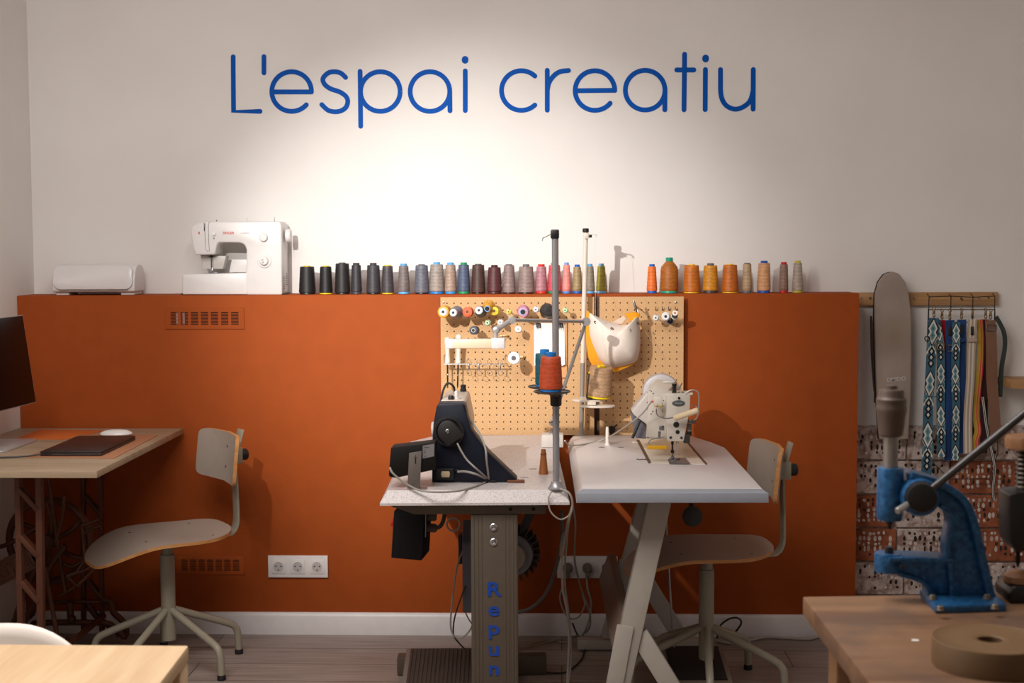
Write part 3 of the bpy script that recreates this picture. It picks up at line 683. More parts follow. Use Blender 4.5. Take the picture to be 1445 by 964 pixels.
# small double hook with bent wires
p = W(712, 476, PB); b = B().box((0, -.003, .004), (.034, .004, .006), bev=.001)
for dx in (-.009, .009): b.tube([(dx, -.003, .004), (dx+.002, -.028, .001), (dx+.003, -.033, .008)], .0014, 7)
tag(b.build('double_hook', metal('brass wire', (172, 140, 96), .35), None, p), 'empty double hook beside the peach spool on the pegboard', 'hook')
p = W(738, 504.5, PB); b = B().box((0, -.003, 0), (.02, .004, .008), bev=.001).tube([(0, -.004, 0), (.003, -.04, 0), (.004, -.046, .008)], .0016, 7)
tag(b.build('single_hook', metal('brass wire', (172, 140, 96), .35), None, p), 'empty brass hook next to the glossy white spool on the pegboard', 'hook')

# clipboard with a paper pad
a, c = W(747, 449, PB-.008), W(800, 533, PB-.008)
t = thing('clipboard', 'kraft brown clipboard with white paper hung on the pegboard', 'clipboard', ((a.x+c.x)/2, PB-.006, (a.z+c.z)/2))
w_, h_ = c.x-a.x, a.z-c.z
B().prism(rrect(w_, h_, .01), lambda x, z, d: (x, d, z), -.003, .003).build('board', pm('kraft hardboard', (214, 158, 104), .7), t)
pa, pb_ = W(753.5, 456, PB-.012), W(795, 516, PB-.012); ox, oz = (a.x+c.x)/2, (a.z+c.z)/2
def sheet(dx, dz, tw, y0, curl):
    b = B(); x0, x1, z0, z1 = pa.x-ox+dx, pb_.x-ox+dx, pb_.z-oz+dz, pa.z-oz
    f = lambda s, q: (x0+(x1-x0)*s+tw*(1-q), y0-curl*(1-q)**2*(.4+.6*s), z0+(z1-z0)*q)
    b.grid(f, 8, 10); return b
for k, (dx, dz, tw, y0, cu) in enumerate(((.004, .004, .002, -.0045, .012), (0, 0, 0, -.0065, .008))):
    sheet(dx, dz, tw, y0, cu).build('paper_sheet', PAPER, t)
for u in (759.5, 791):
    q = W(u, 459.5, PB-.016)
    b = B().side([(-.008, -.006), (-.002, .009), (.004, .009), (.004, -.006)], -.0085, .0085, bev=.001); o = b.build('binder_clip', BLACK, t, (q.x-ox, -.009, q.z-oz))
    B().tube([(-.004, -.004, .006), (-.004, -.012, .0), (-.003, -.014, -.012), (.003, -.014, -.012), (.004, -.012, .0), (.004, -.004, .006)], .0008, 6).build('clip_handle', CHROME, o)
B().box((0, -.005, h_/2-.009), (w_*.62, .004, .012), bev=.001).build('clamp_bar', STEEL, t)

# canvas pouch
BY = PB-.065
def BW(x, y): p = W(820+x/9.18, 425+y/9.18, BY-.02); return Vector((p.x, p.z))
bo = BW(430, 500); t = thing('canvas_pouch', 'off white canvas pouch with mustard lining and eyelets hung on the pegboard', 'pouch', (bo.x, BY, bo.y))
def blob(outline, y0, bulge, name, mt, thick=.0, yoff=0):
    P = spline([BW(*q)-bo for q in outline], 6, True); cen = sum(P, Vector((0, 0)))/len(P); b = B(); b4 = b._mark(); n = len(P); rings = []
    K = 7
    for k in range(K):
        f = 1-k/(K-1)*.96; y = y0 - bulge*(1-f**2.6)**.9
        ring_ = []
        for p in P:
            x, z = cen.x+(p.x-cen.x)*f, cen.y+(p.y-cen.y)*f
            ring_.append(b.bm.verts.new((x, y + bulge*.035*math.sin(x*60+z*75)*(1-f*f) + bulge*.02*math.sin(x*130-z*50+1)*(1-f*f), z)))
        rings.append(ring_)
    back = [b.bm.verts.new((p.x, y0+.006, p.y)) for p in P]
    for r0, r1 in zip([back]+rings, rings):
        for i in range(n): b.bm.faces.new((r0[i], r0[(i+1) % n], r1[(i+1) % n], r1[i]))
    b.bm.faces.new(rings[-1]); b.bm.faces.new(list(reversed(back))); b._finish(b4, 0)
    return b.build(name, mt, t, angle=60)
CANVAS = pm('raw canvas', (232, 218, 206), .85, bmp=.3, bscale=900); MUSTARD = pm('mustard felt', (226, 150, 22), .9, bmp=.3, bscale=500)
blob([(72, 150), (112, 150), (180, 300), (300, 500), (560, 640), (750, 400), (758, 420), (768, 640), (700, 800), (560, 880), (410, 925), (250, 880), (140, 820), (90, 700), (66, 450)], -.004, .012, 'lining', MUSTARD)
blob([(112, 162), (180, 190), (250, 222), (330, 258), (420, 288), (500, 308), (560, 314), (620, 296), (668, 262), (706, 206), (738, 180), (755, 250), (768, 430), (766, 600), (735, 748), (680, 800), (560, 838), (430, 862), (340, 845), (280, 800), (225, 720), (150, 560), (112, 420), (106, 280)], -.014, .07, 'canvas_body', CANVAS)
b = B(); P = [BW(*q)-bo for q in ((556, 160), (700, 140), (756, 150), (764, 190), (700, 250), (655, 275))]
b.poly([(p.x, p.y) for p in P], -.03, -.018, bev=.003).build('folded_corner', MUSTARD, t)
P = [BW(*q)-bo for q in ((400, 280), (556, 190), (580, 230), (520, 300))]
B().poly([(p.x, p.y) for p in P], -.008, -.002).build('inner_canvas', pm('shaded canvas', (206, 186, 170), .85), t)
EYE = metal('antique brass', (104, 84, 62), .4)
for (x, y, sx, yy) in ((183, 268, .55, -.05), (394, 348, .62, -.074), (614, 368, 1, -.07), (735, 285, .4, -.042)):
    q = BW(x, y)-bo; o = B().ring((q.x, yy, q.y), (0, 1, 0), .0052, .0015, 18, 6, sx=sx).build('eyelet', EYE, t)
p = W(897, 436, PB); b = B().tube([(0, .003, .012), (0, -.085, .006), (.006, -.09, -.01)], .0024, 8); b.lathe([(.003, -.008), (.0042, 0), (.0042, .03), (.0015, .038)], (-.002, -.086, 0), (-.3, 0, 1), 10)
tag(b.build('snap_hook', STEEL, None, p), 'steel snap hook holding up the corner of the canvas pouch', 'hook')
pth = W(905, 455, PB-.05); B_ = B().tube([pth, W(912, 470, PB-.04), W(935, 505, PB-.02)], .0006, 5); tag(B_.build('loose_thread', pm('pale thread', (214, 180, 140), .7)), 'pale loose thread hanging from the canvas pouch', 'thread')

# ------------------------------------------------------------------ industrial sewing tables
SPECK = None
def laminate():
    m, nt, b = newmat('speckled white laminate'); co = coord(nt)
    n = N(nt, 'ShaderNodeTexNoise', Scale=260.0, Detail=3.0); nt.links.new(co, n.inputs['Vector'])
    nt.links.new(ramp(nt, n.outputs['Fac'], [(.36, L3((176, 166, 164))), (.52, L3((206, 198, 196)))]), b.inputs['Base Color']); b.inputs['Roughness'].default_value = .4
    return m
LAM = laminate(); LAM2 = pm('white laminate', (208, 200, 198), .38, var=.02); EDGE = pm('blue grey edge band', (150, 154, 164), .45)
TZ = .752
def tabletop(b, pts, z0, z1, bev, mtop=0, mside=1, flat=False):
    """outline bottom PTS (x,y ccw), top edge drawn in by BEV with a rounded shoulder"""
    n = len(pts); P = [Vector(p) for p in pts]
    def inset(d):
        out = []
        for i in range(n):
            a, c, e = P[i-1], P[i], P[(i+1) % n]; t0 = (c-a).normalized(); t1 = (e-c).normalized()
            n0 = Vector((-t0.y, t0.x)); n1 = Vector((-t1.y, t1.x)); bi = (n0+n1).normalized(); out.append(c+bi*d/max(.4, bi.dot(n0)))
        return out
    b4 = b._mark(); rings = []
    for d, z in ((0, z0), (0, z0+.007), (bev, z1)) if flat else ((0, z0), (0, z0+(z1-z0)*.25), (bev*.45, z1-(z1-z0)*.28), (bev*.8, z1-(z1-z0)*.08), (bev, z1)):
        rings.append([b.bm.verts.new((p.x, p.y, z)) for p in inset(d)])
    for a, c in zip(rings, rings[1:]):
        for i in range(n): b.bm.faces.new((a[i], a[(i+1) % n], c[(i+1) % n], c[i]))
    b.bm.faces.new(list(reversed(rings[0]))); top = b.bm.faces.new(rings[-1]); b._finish(b4, mside); top.material_index = mtop
    return b
# -- the table with the navy machine
A0, A1 = H(533.5, 716.5, .709), H(805.5, 713, .709)
ang = math.radians(2.2); ux = Vector((math.cos(ang), math.sin(ang))); uy = Vector((-math.sin(ang), math.cos(ang)))
TL = thing('sewing_table', 'white speckled industrial sewing table with grey pedestal marked with blue letters', 'table', ((A0.x+A1.x)/2, (A0.y+A1.y)/2, 0), ang)
wl, ll = .532, 1.15
fw = -(A0.y+A1.y)/2-.055
ll = fw/math.cos(ang)
pts = [(-wl/2, 0), (wl/2, 0), (wl/2, ll), (-wl/2+.09, ll), (-wl/2, ll-.17)]
tabletop(B(), pts, .712, TZ, .02, 0, 0, True).build('tabletop', LAM, TL, angle=20)
GP = pm('taupe enamel', (88, 77, 66), .55, spec=.3)
def yz(a, c): return a
for y_ in (.03, ll-.2): B().poly([(-.24, .709), (-.235, .703), (-.17, .681), (.2, .681), (.2, .709)], y_, y_+.045, bev=.002).build('under_beam', GP, TL)
for x in (.1, .165):
    B().lathe([(.0055, 0), (.0055, .001), (0, .001)], (x, .03, .695), (0, -1, 0), 12).build('bolt_hole', DARK, TL)
pc = (698-(A0.x*0+0))  # pedestal centre in the photo
pxw = W(698, 800, -1.15); lx = (Vector((pxw.x, pxw.y))-Vector((TL.location.x, TL.location.y))).dot(ux)
PW = .133
b = B().box((lx, .075, .34), (PW, .09, .68), bev=.004)
for dx in (-.058, -.046, -.036, .03, .04, .052, .06): b.box((lx+dx, .0297, .34), (.004, .0022, .676), bev=.0008, seg=1)
ped = b.build('pedestal', GP, TL)
for z in (.652, .624):
    p = W(695, 744 if z > .64 else 765, TL.location.y+.03)
    B().lathe([(.0105, 0), (.0105, .002), (.008, .004), (.0035, .0045), (.003, .003), (0, .003)], (lx-.002, .029, p.z), (0, -1, 0), 18).build('bolt', CHROME, ped)
BLT = pm('blue printed letters', (12, 66, 160), .5, var=.02)
for ch, v in zip('Repunt', (831, 861.8, 891, 918, 945.5, 972)):
    p = W(696, v, TL.location.y+.03)
    cap = {'R': 0, 'e': 0, 'p': 0, 'u': 0, 'n': 0, 't': 0}[ch]
    mid = {'R': .36, 'e': .26, 'p': .16, 'u': .26, 'n': .26, 't': .33}[ch]
    textobj('letter', ch, .056, BLT, ped, (lx-.003, .0284, p.z-.056*mid), bold=.0011, sx=1.22)
rear = B().box((lx, ll-.18, .36), (.1, .07, .66), bev=.004); rear.build('pedestal', GP, TL)
fa, fb = H(572, 930, .05), H(770, 935, .05)
yy = (Vector((fa.x, fa.y))-Vector((TL.location.x, TL.location.y))).dot(uy)
for y_ in (yy, .08): B().box((-.03, y_, .032), (.5, .06, .062), bev=.004).build('foot', GP, TL)
B().box((lx, (.08+yy)/2, .06), (.05, yy-.08, .04), bev=.003).build('floor_beam', GP, TL)
# pedal of the table
RUBD = pm('ribbed brown rubber', (72, 58, 50), .8, bmp=.8, bscale=160)
b = B(); pw = .24; px0 = -.245
fr = B().box((px0+pw/2, .43, .052), (pw, .03, .012), bev=.003); fr.box((px0+pw/2, .69, .1), (pw, .02, .012), bev=.003)
pedal = B().strip([(px0+pw/2, .42, .048), (px0+pw/2, .7, .098)], pw, .012, (1, 0, 0), bev=.003).build('pedal', pm('grey cast pedal', (116, 108, 102), .5), TL)
bb = B().strip([(px0+pw/2, .44, .0585), (px0+pw/2, .685, .103)], pw-.03, .005, (1, 0, 0))
for k in range(16): bb.box((px0+.02+(pw-.04)*k/15, .56, .0845), (.006, .24, .003), Matrix.Rotation(math.atan2(.0445, .245), 3, 'X'))
bb.build('tread_pad', RUBD, pedal)
B().lathe([(.014, 0), (.014, .006), (.01, .009), (0, .009)], (px0+.1, .412, .05), (0, -1, 0), 16).build('pedal_pivot', STEEL, pedal)
# motor and boxes below
def loc2(T, p, a): d = Vector((p.x-T.location.x, p.y-T.location.y)); return d.x*math.cos(a)+d.y*math.sin(a)
my = .5
mcx, mcz = loc2(TL, W(722, 790, TL.location.y+my-.12), ang), W(722, 790, TL.location.y+my-.12).z
b = B().lathe([(.03, -.12), (.066, -.115), (.07, -.1), (.07, .05), (.06, .06)], (mcx, my, mcz), (0, -1, 0), 30)
for k in range(26):
    a = 2*PI*k/26; b.box((mcx+.079*math.cos(a), my-.0, mcz+.079*math.sin(a)), (.022, .11, .004), Matrix.Rotation(-a, 3, 'Y'))
mot = b.build('motor', pm('dark motor casting', (40, 38, 40), .5), TL)
B().lathe([(.066, .06), (.0665, .066), (.064, .074), (.05, .078), (.04, .076)], (mcx, my, mcz), (0, -1, 0), 36).build('motor_flange', pm('grey motor ring', (112, 112, 116), .5), mot)
B().lathe([(.043, .07), (.043, .094), (.04, .098), (.018, .1), (.012, .097), (0, .097)], (mcx, my, mcz), (0, -1, 0), 28).build('pulley', pm('pale pulley', (150, 136, 120), .4), mot)
B().lathe([(.0125, .0975), (.0125, .104), (.008, .106), (0, .106)], (mcx, my, mcz), (0, -1, 0), 16).build('pulley_nut', BLACK, mot)
b = B().strip([(mcx+.03, my-.02, mcz+.06), (mcx+.085, my-.02, mcz+.19), (mcx+.15, my-.02, mcz+.24)], .05, .028, (0, 1, 0), bev=.004).lathe([(.018, -.03), (.02, 0), (.018, .03)], (mcx+.06, my-.03, mcz+.15), (0, -1, 0), 16)
b.build('motor_bracket', pm('dark motor casting', (40, 38, 40), .5), mot)
q0, q1 = W(653, 760, TL.location.y+my-.1), W(672, 858, TL.location.y+my-.1)
def loc(T, p, a=ang): d = Vector((p.x-T.location.x, p.y-T.location.y)); return (d.x*math.cos(a)+d.y*math.sin(a), -d.x*math.sin(a)+d.y*math.cos(a))
qx = loc(TL, q0)[0]
b = B().side([(my-.16, q1.z), (my-.02, q1.z), (my-.02, q0.z+.03), (my-.1, q0.z+.06), (my-.16, q0.z)], qx, qx+.1, bev=.006); b.build('motor_controller', pm('grey blue controller', (86, 88, 96), .5), TL)
B().box((qx-.006, my-.1, q0.z-.03), (.014, .05, .09), bev=.003).build('controller_socket', BLACK, TL)
# control box under the front edge
q0, q1 = W(556, 724, -1.06), W(592, 795, -1.06)
x0 = loc(TL, q0)[0]
cb = B().box((0, 0, 0), (.092, .13, .142), bev=.003).build('control_box', pm('black box', (16, 16, 19), .6, spec=.25), TL, (x0+.046, .26, q0.z-.072), 0); cb.rotation_euler = (.0, .07, -.12)
B().box((0, 0, .078), (.06, .1, .02), bev=.002).build('hanger', BLACK, cb)
B().box((-.0505, -.03, .03), (.01, .02, .026), Matrix.Rotation(.25, 3, 'Y'), bev=.002).build('red_switch', pm('red switch', (206, 30, 28), .4), cb)
B().lathe([(.012, 0), (.012, .022), (.009, .026), (0, .026)], (.05, -.03, .055), (1, 0, 0), 14).build('cable_gland', GP, cb)
B().lathe([(.013, 0), (.013, .024), (.009, .03), (0, .03)], (.05, -.03, .022), (1, 0, 0), 14).build('cable_gland', GP, cb)
B().tube([(.072, -.03, .022), (.088, -.03, .028), (.098, -.03, .05), (.1, -.03, .085)], .006, 8, smooth=4).build('cable', BLACK, cb)
B().strip([(.048, -.06, .09), (.053, -.06, .0), ], .012, .002, (0, 1, 0)).build('steel_strip', STEEL, cb)
p = W(640, 740, TL.location.y+.5); lp = loc(TL, p)
B().ring((lp[0], .5, p.z), (0, 1, 0), .021, .0032, 22, 7).build('hanging_ring', pm('grey ring', (150, 140, 132), .5), TL)
p = loc(TL, H(597, 640, TZ))
# slots and marks on the top
for u, v in ((718, 663), (752, 662), (740, 674)):
    q = loc(TL, H(u, v, TZ)); B().slab([(q[0]+.013*math.cos(k*PI/5), q[1]+.006*math.sin(k*PI/5)) for k in range(10)], TZ-.004, TZ+.0006).build('plugged_hole', pm('grey hole cap', (120, 112, 110), .5), TL)
# -- the white machine's table
R0, R1 = H(813.3, 710.8, .709), H(1085.3, 711.8, .709)
ang2 = math.radians(1.0); vx = Vector((math.cos(ang2), math.sin(ang2)))
TR = thing('sewing_table', 'white industrial sewing table with blue grey front edge and slanted steel legs', 'table', ((R0.x+R1.x)/2, (R0.y+R1.y)/2, 0), ang2)
wr = (R1-R0).length; lr = (-(R0.y+R1.y)/2-.05)/math.cos(ang2)
cnr = .055
pts = [(-wr/2, 0), (wr/2, 0)]
pts += [(wr/2, lr-.33), (wr/2-.03, lr-.2), (wr/2-.075, lr-.06), (wr/2-.1, lr), (-wr/2+.03, lr), (-wr/2+.008, lr-.012), (-wr/2, lr-.04)]
tabletop(B(), pts, .712, TZ, .02, 0, 0).build('tabletop', LAM2, TR)
B().box((0, -.0008, .7265), (wr-.002, .003, .027), bev=.0008).prism([(-wr/2+.001, .739), (wr/2-.001, .739), (wr/2-.018, TZ-.003), (-wr/2+.018, TZ-.003)], lambda a, c, d: (a, .001+(c-.739)*1.25+d, c), -.002, .002).build('edge_band', EDGE, TR)
def lr_(p): return loc(TR, p, ang2)
LEGM = pm('pale grey steel', (168, 160, 150), .45)
def legframe(yy, sgn=1, name='leg_frame'):
    """inverted Y of flat steel: long slanted bar, cross bar and floor foot"""
    y = TR.location.y+yy
    top, bot = W(932, 713, y), W(857, 1039, y)
    xt, xb = lr_(top)[0], lr_(bot)[0]
    zf = lambda x: .71*(x-xb)/(xt-xb)
    xm = xb+(xt-xb)*.46; zm = .71*.46
    b = B(); b.strip([(xt, yy, .709), (xb+.01, yy, .04)], .05, .066, (0, 1, 0), bev=.003)
    o = b.build('slanted_bar', LEGM, TR)
    B().strip([(xm-.02, yy-.028, zm+.0), (xb, yy-.028, .045)], .008, .05, (0, 1, 0), bev=.002).build('adjuster_plate', LEGM, o)
    B().strip([(xm+.02, yy+.003, zm-.03), (xm+.175, yy+.003, .04)], .04, .055, (0, 1, 0), bev=.003).build('cross_bar', LEGM, TR)
    B().box(((xb+xm+.18)/2-.02, yy, .022), (.44, .05, .036), bev=.004).build('foot', LEGM, TR)
    B().box((xt, yy, .7), (.2, .05, .02), bev=.002).build('top_plate', LEGM, TR)
legframe(.15); legframe(lr-.13)
bx = lr_(W(866, 845, -.6))[0]
B().box((bx, lr*.5, .3), (.03, lr-.3, .1), Matrix.Rotation(.35, 3, 'Y'), bev=.003).build('stretcher', pm('brown grey steel', (112, 96, 84), .4), TR)
# pedal under the table
pp = H(982, 945, .04); l0 = lr_(pp)
pd = B().strip([(l0[0], l0[1]-.13, .03), (l0[0], l0[1]+.16, .07)], .21, .01, (1, 0, 0), bev=.003).build('pedal', pm('beige pedal frame', (136, 122, 106), .5), TR)
B().strip([(l0[0], l0[1]-.11, .0395), (l0[0], l0[1]+.14, .0745)], .18, .008, (1, 0, 0), bev=.002).build('tread_pad', pm('black pedal rubber', (34, 31, 30), .7, bmp=.5, bscale=200), pd)
B().tube([(l0[0]-.06, l0[1]+.13, .07), (l0[0]-.08, l0[1]+.16, .4), (l0[0]-.09, l0[1]+.18, .7)], .004, 8).build('pull_rod', STEEL, TR)
q = W(976, 729, -.7); l1 = lr_(q)
B().lathe([(.03, 0), (.032, .004), (.032, .012), (0, .016)], (l1[0], l1[1], q.z), (.2, -1, .25), 24).box((l1[0]+.0, l1[1]+.02, q.z+.03), (.012, .012, .06)).build('knee_lifter', BLACK, TR)
B().box((lr_(W(880, 722, -.8))[0], .35, .692), (.2, .3, .035), bev=.006).build('oil_pan', pm('dark pan', (50, 40, 36), .6), TR)
# ------------------------------------------------------------------ navy industrial machine (seen from its handwheel end)
MYD = -1.082
NAVY = pm('navy enamel', (17, 21, 36), .45, var=.02, spec=.3); GRIME = pm('worn beige enamel', (186, 170, 156), .35, var=.06, nscale=18)
def MW(u, v, Y=MYD): p = W(u, v, Y); return p
o0 = MW(660, 681); o0.z = TZ
NM = thing('industrial_sewing_machine', 'navy industrial sewing machine with beige top seen from its black handwheel end', 'sewing machine', o0)
def np_(u, v, Y=MYD): p = W(u, v, Y); return (p.x-o0.x, max(0, p.z-o0.z))
s4 = 4.8214
def z4(x, y): return np_(530+x/4.819, 540+y/4.819)
plate = [z4(*q) for q in [(383, 681), (385, 400), (397, 260), (415, 160), (430, 142), (590, 142), (606, 152), (625, 240), (650, 320), (760, 470), (960, 660), (958, 676)]]
B().poly(plate, 0, .07, bev=.004).build('belt_side_cover', NAVY, NM)
Py = lambda p: p-o0
# arm going away from the viewer, beige
arm = [z4(*q) for q in [(420, 400), (428, 150), (440, 138), (588, 138), (604, 150), (640, 320), (640, 420)]]
B().prism(arm, lambda a, c, d: (a-(d*.02), d, c+d*.005), .068, .33, bev=.006).build('arm', GRIME, NM)
B().prism([z4(*q) for q in [(400, 681), (405, 400), (640, 400), (660, 681)]], lambda a, c, d: (a, d, c), .066, .16, bev=.004).build('column', GRIME, NM)
B().prism([z4(*q) for q in [(400, 681), (405, 560), (640, 560), (660, 681)]], lambda a, c, d: (a, d, min(c, .012)), .15, .44).build('bed', GRIME, NM)
B().prism([z4(*q) for q in [(430, 520), (432, 160), (580, 160), (585, 520)]], lambda a, c, d: (a, d, c), .328, .4, bev=.006).build('needle_head', GRIME, NM)
B().tube([(z4(500, 500)[0], .37, z4(500, 500)[1]), (z4(500, 660)[0], .37, .014)], .004, 8).build('needle_bar', CHROME, NM)
hc = z4(497, 330); s_ = sc(MYD)
B().lathe([(.0425, 0), (.0445, -.004), (.0445, -.012), (.041, -.016), (.036, -.016), (.034, -.008), (0, -.008)], (hc[0]+.001, 0, hc[1]), (0, 1, 0), 36).build('handwheel', BLACK, NM)
rec = [(math.cos(a)*.0285, math.sin(a)*.0285) for a in (math.radians(40+i*15) for i in range(14))]
cov = [(hc[0]-.002+x, hc[1]+.0+z) for x, z in rec] + [z4(*q) for q in [(425, 350), (497, 425), (605, 350), (590, 320)]]
mc = z4(495, 320); cov = [(mc[0]+.0285*math.cos(math.radians(a)), mc[1]+.0305*math.sin(math.radians(a))) for a in range(45, 226, 15)] + [z4(497, 425), z4(608, 352)]
sm = B().poly(cov, -.034, -.014, bev=.003).build('motor_cover', pm('matt black cover', (28, 25, 24), .55), NM)
B().lathe([(.0058, 0), (.0058, .002), (.0045, .003), (.002, .003), (.0018, .001), (0, .001)], (mc[0], -.034, mc[1]), (0, -1, 0), 18).build('cover_screw', CHROME, sm)
a, c = z4(415, 580), z4(535, 655)
B().box(((a[0]+c[0])/2, -.006, (a[1]+c[1])/2), (c[0]-a[0], .014, a[1]-c[1]), bev=.002).build('socket_box', BLACK, NM)
a, c = z4(448, 598), z4(508, 638)
B().poly([(a[0]+.002, a[1]), (c[0]-.002, a[1]), (c[0], (a[1]+c[1])/2), (c[0]-.002, c[1]), (a[0]+.002, c[1]), (a[0], (a[1]+c[1])/2)], -.0145, -.012, bev=.0005).build('socket_label', pm('cream label', (206, 186, 150), .5), NM)
q = z4(548, 598); B().lathe([(.006, 0), (.0065, .006), (.0045, .014), (0, .014)], (q[0], -.004, q[1]), (1, -.6, 0), 12).build('cable_plug', BLACK, NM)
q = z4(375, 350); B().lathe([(.0, -.004), (.02, -.003), (.024, 0), (.022, .006), (0, .008)], (q[0]+.0, .1, q[1]), (-1, 0, 0), 22).build('side_knob', pm('grey side knob', (176, 168, 164), .35), NM)
tz_ = z4(500, 138)[1]
b = B().lathe([(.011, 0), (.011, .003), (.006, .004), (.006, .02), (.004, .024), (0, .024)], (z4(532, 138)[0], .1, tz_), (0, 0, 1), 16); b.build('oil_sight', pm('clear oil cap', (206, 200, 194), .2), NM)
B().lathe([(.009, 0), (.009, .006), (.007, .012), (0, .013)], (z4(498, 138)[0], .088, tz_), (0, 0, 1), 14).build('top_knob', BLACK, NM)
B().lathe([(.009, 0), (.01, .008), (.008, .01), (.009, .02), (.006, .022), (0, .022)], (z4(548, 138)[0], .3, tz_+.001), (0, 0, 1), 14).build('tension_stud', BLACK, NM)
q0 = z4(438, 140); B().tube([(q0[0]-.008, .04, q0[1]-.04), (q0[0]-.006, .1, q0[1]-.005), (q0[0]-.003, .17, q0[1]+.024), (q0[0]+.006, .22, q0[1]+.036), (q0[0]+.018, .27, q0[1]+.022), (q0[0]+.022, .28, q0[1]+.002)], .0035, 8, smooth=4).build('thread_guide_hose', BLACK, NM)
q0 = np_(660, 590, MYD+.2); B().box((q0[0]-.004, .2, q0[1]), (.012, .03, .022), bev=.003).tube([(q0[0]-.004, .2, q0[1]+.01), (q0[0]-.002, .2, q0[1]+.03), (q0[0]-.008, .2, q0[1]+.045)], .003, 7).build('knee_lift_lever', BLACK, NM)
# cables from the head, gathered on two rubber feet
foot = H(690, 681, TZ)-o0; foot.z = 0
for dx in (-.012, .012): B().lathe([(.011, .0), (.0115, .006), (.009, .0085), (0, .0085)], (foot.x+dx, foot.y+dx*.3, .0), (0, 0, 1), 18).build('rubber_foot', RUBBER, NM)
def on(x, y, Y): p = W(530+x/4.819, 540+y/4.819, Y); return p-o0
B().tube([on(555, 412, MYD-.03), on(585, 470, MYD-.035), on(625, 530, MYD-.04), on(690, 590, MYD-.05), on(758, 650, o0.y+foot.y)], .0028, 8, smooth=5).build('cable', CABLE_GREY, NM)
B().tube([on(560, 607, MYD-.018), on(610, 605, MYD-.03), on(690, 625, MYD-.04), on(750, 656, o0.y+foot.y)], .0035, 8, smooth=5).build('cable', CABLE_GREY, NM)
B().tube([on(640, 250, MYD+.06), on(700, 335, MYD-.0), on(745, 440, MYD-.03), on(755, 530, MYD-.04), on(770, 655, o0.y+foot.y)], .0032, 8, smooth=5).build('cable', CABLE_GREY, NM)
a, c = H(728, 681, TZ), H(744, 678, TZ); q = Vector((a.x, a.y, 0))-Vector((o0.x, o0.y, 0)); B().box((q.x+.0, q.y, .004), (.05, .02, .008), bev=.002).build('bed_end', pm('rusty brown bed', (112, 64, 34), .5), NM)

# its tilted control panel on a bracket
cpy = -1.15
q0 = H(585, 690, TZ); CP = thing('control_panel', 'black tilted machine control box on grey bracket, front corner of the navy machine table', 'control box', (q0.x, q0.y, TZ))
def cp(x, y, Y=None): p = W(530+x/4.819, 540+y/4.819, Y if Y is not None else q0.y-.02); return (p.x-q0.x, p.z-TZ)
face = [cp(*q) for q in [(83, 640), (98, 450), (400, 415), (400, 600), (130, 658), (90, 650)]]
B().prism(face, lambda a, c, d: (a, d, c), .0, .075, bev=.003).build('panel_box', pm('black panel box', (16, 13, 12), .6, spec=.25), CP)
top = [cp(*q) for q in [(97, 449), (395, 414), (392, 404), (120, 432)]]
a, c = cp(316, 432), cp(395, 520)
B().poly([cp(*q) for q in [(316, 436), (396, 422), (394, 508), (316, 524)]], -.0015, .0, bev=0).build('rating_label', pm('grey rating label', (120, 116, 116), .5), CP)
b = B()
for y, x1 in ((448, 360), (470, 336), (482, 336), (508, 340)):
    a, c = cp(324, y), cp(x1, y-3); b.box(((a[0]+c[0])/2, -.0017, a[1]), (c[0]-a[0], .0006, .0016))
b.build('label_print', pm('dark label print', (50, 48, 48), .6), CP)
br = [cp(*q) for q in [(225, 484), (310, 470), (298, 722), (212, 726)]]
bo_ = B().prism(br, lambda a, c, d: (a, d, max(.0, c)), -.007, -.004, bev=.0006).build('bracket', pm('galvanised bracket', (112, 104, 98), .45, metal=.3), CP)
a = cp(255, 724); B().box((a[0]+.012, .004, .0012), (.05, .03, .0024)).build('bracket_foot', pm('galvanised bracket', (112, 104, 98), .45, metal=.3), CP)
a, c = cp(270, 500), cp(266, 556); B().box(((a[0]+c[0])/2, -.0075, (a[1]+c[1])/2), (.003, .0012, a[1]-c[1])).build('slot', DARK, bo_)
for x, y in ((272, 510), (254, 688), (253, 722)):
    a = cp(x, y); B().lathe([(.0022, 0), (.002, .0015), (0, .002)], (a[0], -.007, max(.003, a[1])), (0, -1, 0), 10).build('screw', CHROME, bo_)
def on2(x, y, Y): p = W(530+x/4.819, 540+y/4.819, Y); return Vector((p.x-q0.x, p.y-q0.y, max(.003, p.z-TZ)))
def on3(x, y): p = H(530+x/4.819, 540+y/4.819, TZ+.003); return Vector((p.x-q0.x, p.y-q0.y, .003))
B().tube([on2(98, 578, q0.y-.02), on2(112, 610, q0.y-.03), on2(160, 655, q0.y-.03), on2(215, 693, q0.y-.03), on3(300, 733), on3(420, 745), on3(560, 737), on3(660, 712), on3(742, 680)], .003, 8, smooth=5).build('cable', CABLE_GREY, CP)

